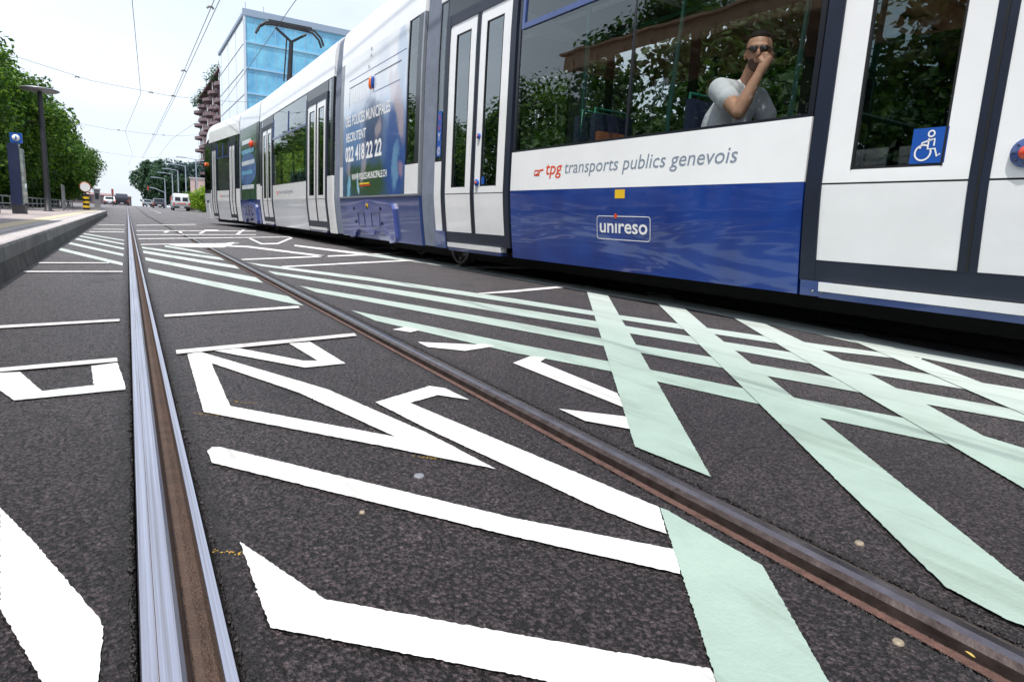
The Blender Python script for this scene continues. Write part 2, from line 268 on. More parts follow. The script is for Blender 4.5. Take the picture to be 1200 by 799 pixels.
M['bark'] = pm('bark', (.10, .075, .055), .9, noise=.5, scale=12, bump=.8, bscale=30)
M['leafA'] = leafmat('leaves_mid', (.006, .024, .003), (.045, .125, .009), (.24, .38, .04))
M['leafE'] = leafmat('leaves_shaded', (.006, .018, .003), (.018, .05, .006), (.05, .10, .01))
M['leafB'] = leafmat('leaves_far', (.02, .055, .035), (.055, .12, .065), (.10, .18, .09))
M['leafC'] = leafmat('leaves_lime', (.06, .13, .01), (.20, .34, .02), (.42, .55, .04))
M['leafD'] = leafmat('leaves_hazed', (.05, .095, .11), (.09, .15, .15), (.14, .21, .18))  # haze of the distance mixed into the leaf colour
M['wire'] = pm('wire', (.16, .16, .17), .5, metal=.5)
M['tan'] = pm('tan_timber', (.66, .42, .25), .6, noise=.3, scale=6)
M['skin'] = pm('skin', (.70, .36, .24), .5, noise=.1, scale=20)
M['shirt'] = pm('white_tshirt', (.94, .92, .98), .85, noise=.1, scale=12, bump=1.0, bscale=9)
M['stubble'] = pm('beard_stubble', (.16, .09, .07), .8, noise=.5, scale=150)
M['ring'] = pm('sign_ring', (.30, .10, .04), .5)
M['hair'] = pm('dark_hair', (.012, .009, .008), .6, noise=.4, scale=90, bump=.8, bscale=200)
M['trouser'] = pm('jeans', (.03, .05, .11), .9, noise=.3, scale=60)
M['adblue'] = pm('advert_blue', (.05, .12, .32), .3, c2=(.16, .26, .50), scale=2.2, coat=.5)
M['adgreen'] = pm('advert_green', (.05, .12, .05), .3, c2=(.015, .05, .04), scale=3, coat=.5)
M['adpale'] = pm('advert_pale', (.84, .86, .89), .3, c2=(.62, .70, .82), scale=1.1, coat=.5)
M['adskin'] = pm('advert_skin', (.72, .52, .48), .3, c2=(.50, .40, .46), scale=9, coat=.5)
M['adcyan'] = pm('advert_cyan', (.25, .55, .72), .3, c2=(.12, .35, .6), scale=9, coat=.5)
M['adnavy'] = pm('advert_navy', (.02, .05, .16), .3, c2=(.06, .14, .36), scale=5, coat=.5)
M['stud'] = pm('road_stud', (.36, .30, .22), .6, noise=.4, scale=60, metal=.2)
M['lid'] = pm('road_disc_grey', (.22, .23, .26), .6, noise=.3, scale=60)

# the printed advertisement: soft photographic areas on one sheet (object space: y along the tram, z up)
def advert():
    m, nt, o = newmat('advert_print')
    p = N(nt, 'ShaderNodeBsdfPrincipled', Roughness=.3); p.inputs['Coat Weight'].default_value = .7; p.inputs['Coat Roughness'].default_value = .05
    tc = N(nt, 'ShaderNodeTexCoord'); wn = N(nt, 'ShaderNodeTexNoise', Scale=2.4, Detail=4, Roughness=.6); L(nt, tc.outputs['Object'], wn.inputs['Vector'])
    wm = N(nt, 'ShaderNodeVectorMath', _operation='MULTIPLY_ADD'); L(nt, wn.outputs['Color'], wm.inputs[0]); wm.inputs[1].default_value = (.5, .5, .5); L(nt, tc.outputs['Object'], wm.inputs[2])
    sub_ = N(nt, 'ShaderNodeVectorMath', _operation='SUBTRACT'); L(nt, wm.outputs[0], sub_.inputs[0]); sub_.inputs[1].default_value = (.25, .25, .25)
    sp = N(nt, 'ShaderNodeSeparateXYZ'); L(nt, sub_.outputs[0], sp.inputs[0])
    Y0 = 8.2 - 12
    cur = ramp(nt, (lambda q: (L(nt, sp.outputs[2], q.inputs[0]), setattr(q.inputs[1], 'default_value', .9), setattr(q.inputs[2], 'default_value', 3.2), q.outputs[0])[-1])(N(nt, 'ShaderNodeMapRange')), [(0, (.05, .10, .19)), (.25, (.10, .19, .40)), (.48, (.26, .38, .66)), (.62, (.58, .67, .84)), (.78, (.85, .87, .90)), (1, (.87, .88, .89))])
    def mask(s, z, rs, rz, tilt, c, soft=.35, amt=1):
        nonlocal cur
        mp = N(nt, 'ShaderNodeMapping', _vector_type='TEXTURE'); mp.inputs['Location'].default_value = (0, Y0 + s, z); mp.inputs['Rotation'].default_value = (tilt, 0, 0); mp.inputs['Scale'].default_value = (100, rs, rz); L(nt, sub_.outputs[0], mp.inputs[0])
        ln = N(nt, 'ShaderNodeVectorMath', _operation='LENGTH'); L(nt, mp.outputs[0], ln.inputs[0])
        r = N(nt, 'ShaderNodeMapRange', _interpolation_type='SMOOTHSTEP'); L(nt, ln.outputs['Value'], r.inputs[0]); r.inputs[1].default_value = 1 - soft; r.inputs[2].default_value = 1 + soft; r.inputs[3].default_value = amt; r.inputs[4].default_value = 0
        x = N(nt, 'ShaderNodeMix', _data_type='RGBA'); L(nt, r.outputs[0], x.inputs[0]); L(nt, cur, x.inputs[6]); x.inputs[7].default_value = c4(c); cur = x.outputs[2]
    mask(2.2, 1.2, 1.3, .32, 0, (.035, .09, .035)); mask(1.0, 1.5, .45, .75, .1, (.03, .09, .32)); mask(2.0, 1.95, .55, .42, .2, (.03, .06, .18)); mask(3.1, 1.9, .5, .35, 0, (.12, .25, .52))
    mask(.85, 2.15, .16, .42, -.35, (.55, .42, .44), .4, .75); mask(1.15, 2.45, .09, .25, -.3, (.66, .58, .60), .4, .7); mask(1.75, 1.92, .15, .14, 0, (.48, .38, .42), .4, .7)
    mask(2.5, 1.45, .09, .36, .05, (.5, .45, .5), .4, .6); mask(3.35, 1.4, .11, .33, -.15, (.5, .42, .46), .4, .6); mask(.95, 1.35, .10, .32, .1, (.20, .42, .62), .4, .7); mask(3.35, 1.08, .14, .16, 0, (.25, .55, .75), .25); mask(2.75, 1.15, .05, .2, 0, (.35, .6, .75), .3)
    mask(.75, 1.25, .09, .1, 0, (.5, .3, .34), .4, .6); mask(1.6, 2.9, .3, .35, .2, (.62, .68, .78), .5, .6); mask(.75, 2.8, .18, .5, 0, (.35, .48, .66), .4, .7)
    L(nt, cur, p.inputs['Base Color']); L(nt, p.outputs[0], o.inputs[0]); return m
M['advert'] = advert()
# ------------------------------------------------------------------ object helpers
ORG = {}
def put(o, org, parent):
    col.objects.link(o)
    if parent is not None:
        o.parent = parent; o.location = org - ORG[parent]
    else: o.location = org
    ORG[o] = org.copy()
    return o
def tag(o, label=None, cat=None, group=None, kind=None):
    if label: o['label'] = label
    if cat: o['category'] = cat
    if group: o['group'] = group
    if kind: o['kind'] = kind
    return o
def thing(name, org, label, cat, group=None):
    o = D.objects.new(name, None); put(o, Vector(org), None); return tag(o, label, cat, group)
class MB:
    def __init__(s): s.v = []; s.f = []; s.m = []; s.sm = []
    def add(s, vs, fs, mi=0, smooth=False):
        b = len(s.v); s.v += [tuple(v) for v in vs]
        for f in fs: s.f.append([b + i for i in f]); s.m.append(mi); s.sm.append(smooth)
    def box(s, c, sx, sy, sz, rz=0, mi=0):
        cs, sn = math.cos(rz), math.sin(rz); vs = []
        for z in (-sz / 2, sz / 2):
            for x, y in ((-sx / 2, -sy / 2), (sx / 2, -sy / 2), (sx / 2, sy / 2), (-sx / 2, sy / 2)):
                vs.append((c[0] + x * cs - y * sn, c[1] + x * sn + y * cs, c[2] + z))
        s.add(vs, [(0, 3, 2, 1), (4, 5, 6, 7), (0, 1, 5, 4), (1, 2, 6, 5), (2, 3, 7, 6), (3, 0, 4, 7)], mi)
    def tube(s, pts, r, n=8, mi=0, caps=True, smooth=True):
        pts = [Vector(p) for p in pts]; rs = r if isinstance(r, (list, tuple)) else [r] * len(pts)
        rings = []
        up0 = None
        for i, p in enumerate(pts):
            t = (pts[min(i + 1, len(pts) - 1)] - pts[max(i - 1, 0)]).normalized()
            if up0 is None: a = Vector((0, 0, 1)) if abs(t.z) < .9 else Vector((1, 0, 0))
            else: a = up0
            x = t.cross(a).normalized(); y = x.cross(t).normalized(); up0 = y
            rings.append([p + (x * math.cos(2 * math.pi * k / n) + y * math.sin(2 * math.pi * k / n)) * rs[i] for k in range(n)])
        vs = [v for rg in rings for v in rg]; fs = []
        for i in range(len(pts) - 1):
            for k in range(n): fs.append((i * n + k, i * n + (k + 1) % n, (i + 1) * n + (k + 1) % n, (i + 1) * n + k))
        s.add(vs, fs, mi, smooth)
        if caps:
            s.add(rings[0], [tuple(range(n))], mi); s.add(rings[-1], [tuple(range(n - 1, -1, -1))], mi)
    def lathe(s, c, prof, n=20, mi=0, axis='z', smooth=True):
        vs = []; fs = []
        for (r, h) in prof:
            for k in range(n):
                a = 2 * math.pi * k / n; p = (r * math.cos(a), r * math.sin(a), h)
                if axis == 'x': p = (p[2], p[0], p[1])
                if axis == 'y': p = (p[0], p[2], p[1])
                vs.append((c[0] + p[0], c[1] + p[1], c[2] + p[2]))
        for i in range(len(prof) - 1):
            for k in range(n): fs.append((i * n + k, i * n + (k + 1) % n, (i + 1) * n + (k + 1) % n, (i + 1) * n + k))
        s.add(vs, fs, mi, smooth)
    def build(s, name, mats, parent=None, org=None, fixn=True):
        if not isinstance(mats, (list, tuple)): mats = [mats]
        if org is None:
            org = ORG[parent] if parent is not None else Vector((0, 0, 0))
        org = Vector(org)
        me = D.meshes.new(name)
        me.from_pydata([(x - org.x, y - org.y, z - org.z) for x, y, z in s.v], [], s.f)
        for m in mats: me.materials.append(m)
        for p, mi, sm in zip(me.polygons, s.m, s.sm): p.material_index = mi; p.use_smooth = sm
        if fixn:
            bm = bmesh.new(); bm.from_mesh(me); bmesh.ops.recalc_face_normals(bm, faces=bm.faces); bm.to_mesh(me); bm.free()
        me.update()
        return put(D.objects.new(name, me), org, parent)
def copy_tree(o, org, parent=None, rz=0, label=None, sc=1):
    c = o.copy(); col.objects.link(c)
    if parent is None:
        c.location = org; c.rotation_euler = (0, 0, rz); c.scale = (sc, sc, sc)
        if label: c['label'] = label
    else: c.parent = parent
    for ch in [x for x in D.objects if x.parent == o]: copy_tree(ch, None, c)
    return c
def gz(y):  # the street climbs gently to a crest in the distance
    return max(0, min(1, (y - 45) / 85)) * .55
# ------------------------------------------------------------------ camera
H = 0.5672433
cam = D.cameras.new('camera'); co = D.objects.new('camera', cam); col.objects.link(co)
rows = CAMROT
mat = Matrix([list(r) + [0] for r in rows] + [[0, 0, 0, 1]]); mat.translation = Vector((0, 0, H)); co.matrix_world = mat
cam.sensor_width = 36; cam.lens = 36 * 752 / 1200; cam.clip_start = .05; cam.clip_end = 3000
sc = bpy.context.scene; sc.camera = co
sc.view_settings.view_transform = 'Standard'; sc.view_settings.look = 'None'; sc.view_settings.exposure = 0
# ------------------------------------------------------------------ sky and sun
SUN_EL, SUN_AZ = 69, 230   # azimuth clockwise from +Y (ahead)
w = D.worlds.new('World'); sc.world = w; w.use_nodes = True
nt = w.node_tree; bgn = nt.nodes['Background']
sky = nt.nodes.new('ShaderNodeTexSky'); sky.sky_type = 'NISHITA'; sky.sun_disc = False
sky.sun_elevation = R(SUN_EL); sky.sun_rotation = R(SUN_AZ); sky.air_density = 1.0; sky.dust_density = 2.2; sky.ozone_density = 1.2
tc = nt.nodes.new('ShaderNodeTexCoord'); mp = nt.nodes.new('ShaderNodeMapping'); mp.inputs['Scale'].default_value = (1.2, 1.2, 3.5); nt.links.new(tc.outputs['Generated'], mp.inputs[0])
cn = nt.nodes.new('ShaderNodeTexNoise'); cn.inputs['Scale'].default_value = 1.4; cn.inputs['Detail'].default_value = 5; nt.links.new(mp.outputs[0], cn.inputs['Vector'])
cr = nt.nodes.new('ShaderNodeValToRGB'); cr.color_ramp.elements[0].position = .30; cr.color_ramp.elements[1].position = .75
cr.color_ramp.elements[0].color = (.5, .5, .5, 1); cr.color_ramp.elements[1].color = (.95, .95, .95, 1); nt.links.new(cn.outputs[0], cr.inputs[0])
mx = nt.nodes.new('ShaderNodeMix'); mx.data_type = 'RGBA'; nt.links.new(cr.outputs[0], mx.inputs[0]); nt.links.new(sky.outputs[0], mx.inputs[6]); mx.inputs[7].default_value = (SKYW[0], SKYW[1], SKYW[2], 1)
nt.links.new(mx.outputs[2], bgn.inputs[0]); bgn.inputs[1].default_value = .15
sl = D.lights.new('sun', 'SUN'); sl.energy = 5.0; sl.angle = R(.5); sl.color = (1, .965, .9)
so = D.objects.new('sun', sl); col.objects.link(so)
sd = Vector((math.sin(R(SUN_AZ)) * math.cos(R(SUN_EL)), math.cos(R(SUN_AZ)) * math.cos(R(SUN_EL)), math.sin(R(SUN_EL))))
so.rotation_euler = sd.to_track_quat('Z', 'Y').to_euler(); so.location = (0, 0, 30)
# ------------------------------------------------------------------ road, rails, markings
YS = [-12, -4, 0, 2, 5, 10, 20, 45, 65, 90, 110, 130, 200, 400]
def strip(mb, x0, x1, z=0, y0=None, y1=None, mi=0):
    ys = [y for y in YS if (y0 is None or y > y0) and (y1 is None or y < y1)]
    if y0 is not None: ys = [y0] + ys
    if y1 is not None: ys = ys + [y1]
    vs = [(x, y, z + gz(y)) for y in ys for x in (x0, x1)]
    mb.add(vs, [(2 * i, 2 * i + 1, 2 * i + 3, 2 * i + 2) for i in range(len(ys) - 1)], mi)
g = MB(); g.add([(-900, -300, -.12), (900, -300, -.12), (900, 1500, -.12), (-900, 1500, -.12)], [(0, 1, 2, 3)])
tag(g.build('ground', M['ground']), kind='structure')
RX = [-.0127, .0925, .978, 1.0995]
rd = MB()
EW = .03
strip(rd, -9, RX[0] - EW); strip(rd, RX[1] + EW, RX[2] - EW); strip(rd, RX[3] + EW, 13)
er = random.Random(12)
for x0, sg_ in ((RX[0], -1), (RX[1], 1), (RX[2], -1), (RX[3], 1)):   # crumbled asphalt edge against the rail
    ys = [-12, -1] + [-.5 + k * .006 for k in range(900)] + [5 + k * .05 for k in range(100)] + [y for y in YS if y > 10]
    vs = []; w_ = 0
    for y in ys:
        w_ = .8 * w_ + er.gauss(0, .0011); e_ = .0035 + abs(w_) + (er.uniform(0, .004) if er.random() < .12 else 0)
        vs += [(x0 + sg_ * EW, y, gz(y)), (x0 + sg_ * min(.026, e_ + .006), y, gz(y) + er.gauss(0, .0007)), (x0 + sg_ * min(.02, e_), y, gz(y) - .005 - er.random() * .003), (x0 + sg_ * .0015, y, gz(y) - .016)]
    rd.add(vs, [(4 * i + k, 4 * i + k + 1, 4 * i + 5 + k, 4 * i + 4 + k) for i in range(len(ys) - 1) for k in range(3)])
# raised lips of asphalt down into the rail slots
for x in (RX[0] - .003, RX[1] + .003, RX[2] - .003, RX[3] + .003):
    ys = YS; vs = [(x, y, z + gz(y)) for y in ys for z in (-.11, 0)]
    rd.add(vs, [(2 * i, 2 * i + 1, 2 * i + 3, 2 * i + 2) for i in range(len(ys) - 1)], 1)
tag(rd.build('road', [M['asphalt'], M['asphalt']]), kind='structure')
# grooved rails
def rail(x_out, s, label):
    # s = +1: head on the left and groove towards +x ; profile in (dx, z, material)
    P = [(0, -.10, 2), (0, -.001, 0), (.002, .002, 0), (.0195, .0032, 2), (.0205, .0032, 0), (.044, .002, 0), (.050, -.003, 1), (.0535, -.010, 1), (.056, -.026, 2), (.062, -.033, 2), (.072, -.0315, 2), (.082, -.036, 2), (.0875, -.030, 2), (.0895, -.002, 3), (.0905, .0005, 3), (.1045, .0005, 3), (.1055, -.002, 2), (.1055, -.10, 2)]
    if s < 0:
        P = [(0, -.10, 2), (0, -.004, 1), (.006, .001, 1), (.018, .0035, 0), (.034, .0035, 0), (.046, -.001, 1), (.054, -.010, 1), (.058, -.026, 2), (.064, -.034, 2), (.076, -.034, 2), (.088, -.036, 2), (.0965, -.030, 2), (.1015, -.004, 3), (.1025, -.002, 3), (.1185, -.002, 3), (.1215, -.006, 2), (.1215, -.10, 2)]
    mb = MB(); ys = YS; n = len(P)
    vs = [(x_out + s * dx, y, z + gz(y)) for y in ys for dx, z, m in P]
    for i in range(len(ys) - 1):
        for k in range(n - 1):
            mb.add([vs[i * n + k], vs[i * n + k + 1], vs[(i + 1) * n + k + 1], vs[(i + 1) * n + k]], [(0, 1, 2, 3)], P[k][2], False)
    o = mb.build('tram_rail', [M['rail'] if s > 0 else M['railR'], M['railside'], M['rust'], M['rail'] if s > 0 else M['rustlip']])
    tag(o, label, 'rail')
rail(RX[0], 1, 'bright lilac grey grooved rail running straight away beside the platform')
rail(RX[3], -1, 'dark rusty brown grooved rail crossing the picture diagonally nearer the tram')
def resample(q, step, jit, seed):
    rr = random.Random(seed); out = []
    for i, a in enumerate(q):
        b = q[(i + 1) % len(q)]; d = math.dist(a, b); st = step(a, b); n = max(1, min(400, int(d / st)))
        for k in range(n):
            t = k / n; x = a[0] + (b[0] - a[0]) * t; y = a[1] + (b[1] - a[1]) * t
            j = jit if (0 < k) else 0
            out.append((x + rr.gauss(0, j), y + rr.gauss(0, j)))
    return out
def paint(polys, z, mat, name='road_marking', jit=.0007):
    bm = bmesh.new()
    for i, q in enumerate(polys):
        pts = resample(q, lambda a, b: .0045 + .004 * max(0, min(a[1], b[1]) - .3) ** 1.5, jit, i)
        try:
            f = bm.faces.new([bm.verts.new((x, y, z + .0005 * (i % 2) + gz(y))) for x, y in pts])
        except Exception as e: continue
        bmesh.ops.triangulate(bm, faces=[f])
    for f in bm.faces:
        f.normal_update()
        if f.normal.z < 0: f.normal_flip()
    me = D.meshes.new(name); bm.to_mesh(me); bm.free(); me.materials.append(mat)
    tag(put(D.objects.new(name, me), Vector((0, 0, 0)), None), kind='structure')
def split(polys, names):
    return polys
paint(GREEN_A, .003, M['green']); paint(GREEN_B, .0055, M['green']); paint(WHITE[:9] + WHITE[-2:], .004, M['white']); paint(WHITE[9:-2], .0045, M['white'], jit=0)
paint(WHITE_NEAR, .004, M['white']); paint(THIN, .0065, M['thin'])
# faint transverse lines and arrows repeated farther along the street
far = []
for y in (16.5, 19, 22, 26, 31, 37, 44): far += [[(.15, y), (.93, y), (.93, y + .05), (.15, y + .05)], [(-.74, y + .4), (-.08, y + .4), (-.08, y + .45), (-.74, y + .45)]]
for y in (24, 29, 35, 43): far.append([(1.2, y), (2.6, y + .3), (2.6, y + .42), (1.2, y + .12)])
for y in (60, 66, 73, 82): far.append([(2.2, y), (2.35, y), (2.35, y + 3), (2.2, y + 3)])
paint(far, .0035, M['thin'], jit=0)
# little studs, a lid, a leaf and chalk marks on the asphalt
def disc(name, x, y, r, mat, label, cat, z=.0065, group=None):
    mb = MB(); n = 22; rr = random.Random(int(x * 1000))
    ring = [(x + r * math.cos(6.283 * k / n) * (1 + rr.uniform(-.05, .05)), y + r * math.sin(6.283 * k / n) * (1 + rr.uniform(-.05, .05))) for k in range(n)]
    vs = [(a, b, 0) for a, b in ring] + [(x + (a - x) * .88, y + (b - y) * .88, z) for a, b in ring] + [(x, y, z * .8)]
    mb.add(vs, [(k, (k + 1) % n, n + (k + 1) % n, n + k) for k in range(n)] + [(n + k, n + (k + 1) % n, 2 * n) for k in range(n)], 0, True)
    tag(mb.build(name, mat), label, cat, group)
disc('road_stud', *STUDS[0], .0085, M['stud'], 'small tan stud in the asphalt just beyond the diagonal brown rail', 'road stud', z=.004)
disc('road_stud', *STUDS[1], .008, M['stud'], 'small tan stud at lower right between diagonal rail and green stripe', 'road stud', z=.004)
disc('metal_disc', *STUDS[2], .012, M['lid'], 'round grey disc below the pointed tip of the white marking', 'metal disc', z=.004)
disc('road_stud', *STUDS[3], .0055, M['stud'], 'tiny pale stud between the two long white bands in the foreground', 'road stud', z=.004)
def leafthing(x, y, z, a, label):
    mb = MB(); pts = [(0, 0), (.006, .005), (.014, .006), (.022, .003), (.027, 0), (.021, -.004), (.012, -.006), (.005, -.004)]; pts = [(u * .5, v * .55) for u, v in pts]
    vs = [(x + u * math.cos(a) - v * math.sin(a), y + u * math.sin(a) + v * math.cos(a), z + .002 + .004 * math.sin(u * 120)) for u, v in pts]
    mb.add(vs + [(x + .0065 * math.cos(a), y + .0065 * math.sin(a), z + .001)], [(k, (k + 1) % 8, 8) for k in range(8)])
    tag(mb.build('fallen_leaf', pm('dry_leaf', (.42, .30, .07), .7)), label, 'leaf')
leafthing(STUDS[4][0], STUDS[4][1], -.001, 1.9, 'yellow leaf lying in the groove of the diagonal rail')
ck = MB(); rr = random.Random(3)
for (x, y) in (STUDS[5], STUDS[6], STUDS[7], STUDS[8]):
    for k in range(26):
        u = rr.uniform(-.03, .03) ; a = x + u; b = y - u * .7 + rr.gauss(0, .0035); s_ = rr.uniform(.0012, .0032)
        ck.add([(a, b, .0012), (a + s_, b + s_ * .3, .0012), (a + s_ * .7, b + s_, .0012), (a - s_ * .3, b + s_ * .8, .0012)], [(0, 1, 2, 3)])
tag(ck.build('chalk_marks', pm('chalk_yellow', (.55, .33, .04), .9)), kind='structure')
# loose grit beside the rails
gr_ = MB()
for k in range(1500):
    x = rr.choice((RX[0] - .018, RX[1] + .018, RX[3] + .02, RX[2] - .02)) + rr.gauss(0, .012); y = .3 + rr.random() ** 1.6 * 4; s_ = rr.uniform(.0015, .0045)
    if RX[0] - .004 < x < RX[1] + .004 or RX[2] - .004 < x < RX[3] + .004: continue
    z = -.001; q = [(x + s_ * rr.uniform(.6, 1.2) * math.cos(a), y + s_ * rr.uniform(.6, 1.2) * math.sin(a), z) for a in (0, 1.5, 3, 4.6)]
    gr_.add(q + [(x, y, z + s_ * 1.1)], [(0, 1, 4), (1, 2, 4), (2, 3, 4), (3, 0, 4)])
tag(gr_.build('loose_grit', pm('grit', (.07, .06, .062), .8, noise=.6, scale=200)), 'dark grit crumbled along the rail edges', 'grit', kind='stuff')

# ------------------------------------------------------------------ platform
pl = thing('tram_platform', (-3, 16, 0), 'raised concrete tram stop platform with block kerb on the left', 'platform')
def kx(y): return -.775 - .0045 * max(0, y - 5)
face = MB(); top = MB(); y = -2.0
PE = 40
while y < PE:
    y1 = min(y + .98, PE)
    for (ya, yb) in ((y + .006, y1 - .004),):
        xa, xb = kx(ya), kx(yb)
        prof = [(0.03, -.02), (.015, .04), (0, .13), (-.004, .225), (-.012, .247), (-.03, .257), (-.21, .258)]
        n = len(prof); vs = [(xa + p[0], ya, p[1]) for p in prof] + [(xb + p[0], yb, p[1]) for p in prof]
        face.add(vs, [(i, i + 1, n + i + 1, n + i) for i in range(n - 1)], 0, False)
        for i in range(n - 1): face.m[-(n - 1) + i] = 1 if i >= 4 else (0 if i < 2 else 2)
        face.add(vs[:n] + [(xa - .21, ya, -.02)], [tuple(range(n + 1))]); face.add(vs[n:] + [(xb - .21, yb, -.02)], [tuple(range(n + 1))])
    y += .98 + .0
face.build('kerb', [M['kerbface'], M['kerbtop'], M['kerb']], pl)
def slab(xa, xb, ya, yb, z, nm, mt, z0=-.02):
    mb = MB(); ka, kb = kx(ya) , kx(yb)
    q = [(ka + xa, ya), (ka + xb, ya), (kb + xb, yb), (kb + xa, yb)]
    mb.add([(a, b, z0) for a, b in q] + [(a, b, z) for a, b in q], [(0, 1, 2, 3), (4, 5, 6, 7), (0, 1, 5, 4), (1, 2, 6, 5), (2, 3, 7, 6), (3, 0, 4, 7)]); mb.build(nm, mt, pl)
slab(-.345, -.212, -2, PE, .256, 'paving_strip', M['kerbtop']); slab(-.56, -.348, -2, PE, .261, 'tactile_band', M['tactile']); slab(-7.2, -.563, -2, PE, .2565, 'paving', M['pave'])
gm = MB(); gm.box((-.84, 19, .1), .1, 42, .2)   # dark mortar behind the joints
g2 = MB(); strip(g2, -900, -7, -.05); strip(g2, 13.2, 900, -.05)
tag(g2.build('pavement', M['ground']), kind='structure')
rk = MB(); strip(rk, 12.6, 13.2, .12); vs = [(12.6, y, z + gz(y)) for y in YS for z in (0, .12)]
rk.add(vs, [(2 * i, 2 * i + 1, 2 * i + 3, 2 * i + 2) for i in range(len(YS) - 1)])
tag(rk.build('kerb_line', M['kerb']), kind='structure')
# ------------------------------------------------------------------ the tram
TR = thing('tram', (4.6, 12, 0), 'long white and blue articulated tram passing on the right', 'tram')
def dprof(z):
    if z < .92:
        t = (.92 - z) / .68; return .075 * t ** 1.25
    pts = [(.92, 0), (1.3, 0), (2.5, .008), (3.15, .03), (3.6, .06), (3.75, .10), (3.86, .2), (3.94, .42), (3.99, .75), (4.0, 1.2)]
    for (a, b), (c, d) in zip(pts, pts[1:]):
        if z <= c: return b + (d - b) * (z - a) / (c - a)
    return 1.2
class Sec:
    def __init__(s, p, yaw): a = R(yaw); s.p = p; s.d = (math.sin(a), math.cos(a)); s.n = (s.d[1], -s.d[0]); s.rz = -a
    def w(s, q, d, z): return (s.p[0] + q * s.d[0] + d * s.n[0], s.p[1] + q * s.d[1] + d * s.n[1], z)
    def sk(s, q, z, off=0): return s.w(q, dprof(z) - off, z)
def zlist(z0, z1):
    zs = [z0]; z = z0
    while True:
        if z < .92: st = .12
        elif z >= 3.55: st = .04
        else: st = .4
        nz = z + st
        if z < .92 < nz: nz = .92
        if nz >= z1 - .01: break
        zs.append(nz); z = nz
    return zs + [z1]
def shell(mb, S, s0, s1, z0, z1, off=0, th=.04, mi=0, smooth=True):
    """curved wall piece following the tram's side profile, with thickness"""
    zs = zlist(z0, z1); n = len(zs)
    f = [S.sk(s0, z, off) for z in zs] + [S.sk(s1, z, off) for z in zs]
    mb.add(f, [(i, i + 1, n + i + 1, n + i) for i in range(n - 1)], mi, smooth)
    b = [S.sk(s0, z, off - th) for z in zs] + [S.sk(s1, z, off - th) for z in zs]
    mb.add(b, [(i, n + i, n + i + 1, i + 1) for i in range(n - 1)], mi, smooth)
    m = len(f)
    allv = f + b
    mb.add(allv, [(i, m + i, m + i + 1, i + 1) for i in range(n - 1)] + [(n + i, n + i + 1, m + n + i + 1, m + n + i) for i in range(n - 1)] + [(0, n, m + n, m), (n - 1, m + n - 1, m + 2 * n - 1, 2 * n - 1)], mi)
def frame(mb, S, s0, s1, z0, z1, wd, off=0, th=.05, mi=0, wz=None):
    wz = wz or wd
    shell(mb, S, s0, s0 + wd, z0, z1, off, th, mi); shell(mb, S, s1 - wd, s1, z0, z1, off, th, mi)
    shell(mb, S, s0 + wd, s1 - wd, z0, z0 + wz, off - .002, th - .002, mi); shell(mb, S, s0 + wd, s1 - wd, z1 - wz, z1, off - .002, th - .002, mi)
def pane(S, s0, s1, z0, z1, off=-.012, mat='glass', name='window', parent=None):
    mb = MB(); zs = zlist(z0, z1); n = len(zs)
    v = [S.sk(s0, z, off) for z in zs] + [S.sk(s1, z, off) for z in zs]
    mb.add(v, [(i, i + 1, n + i + 1, n + i) for i in range(n - 1)], 0, True)
    o = mb.build(name, M[mat], parent or TR); return o
def part(S, s0, s1, z0, z1, mat, name, off=0, th=.04, parent=None):
    mb = MB(); shell(mb, S, s0, s1, z0, z1, off, th); return mb.build(name, M[mat], parent or TR)
def door(S, s0, s1, mats='glassd', ztop=2.94, gap=.09, win=(.16, .13), stick=False):
    """two leaf door: s0 < s1 ; dark frame, white leaves with tall panes"""
    fm = MB(); frame(fm, S, s0, s1, .335, ztop, .10, .012, .07, wz=.115)
    c = (s0 + s1) / 2
    shell(fm, S, c - gap / 2, c + gap / 2, .345, ztop - .115, .006, .05)
    lb = MB(); 
    shell(lb, S, s0 + .10, c - gap / 2, .345, .46, .004, .05); shell(lb, S, c + gap / 2, s1 - .10, .345, .46, .004, .05)
    # the black rubber seam between the leaves
    fo = fm.build('door_frame', M['tframe'], TR)
    lb.build('door_sill', M['tframe'], fo)
    sm = MB(); shell(sm, S, c - .006, c + .006, .345, ztop - .11, .009, .02); sm.build('door_seal', M['black'], fo)
    for a, b, io in ((s0 + .10, c - gap / 2, 1), (c + gap / 2, s1 - .10, 0)):
        wl = a + (win[0] if io else win[1]); wr = b - (win[1] if io else win[0])
        lf = MB()
        shell(lf, S, a, b, .46, .90, .002, .04); shell(lf, S, a, b, .91, .98, .002, .04)
        shell(lf, S, a, wl, .98, ztop - .15, .002, .04); shell(lf, S, wr, b, .98, ztop - .15, .002, .04); shell(lf, S, a, b, ztop - .24, ztop - .115, .0, .04)
        o = lf.build('door', M['twhite'], TR)
        pane(S, wl, wr, .98, ztop - .24, -.008, mats, 'window', o)
        gk = MB(); frame(gk, S, wl, wr, .98, ztop - .24, .011, .004, .02); gk.build('window_seal', M['black'], o)
        dk = MB(); shell(dk, S, a, b, .899, .911, -.004, .03); dk.build('panel_gap', M['black'], o)
    th = MB(); shell(th, S, s0 + .20, s1 - .14, .275, .33, .03, .1)
    th.build('threshold', M['twhite'], TR)
    t2 = MB(); shell(t2, S, s0 + .20, s1 - .14, .235, .272, .02, .1); t2.build('step_rail', M['bluegrey'], fo)
    return fo
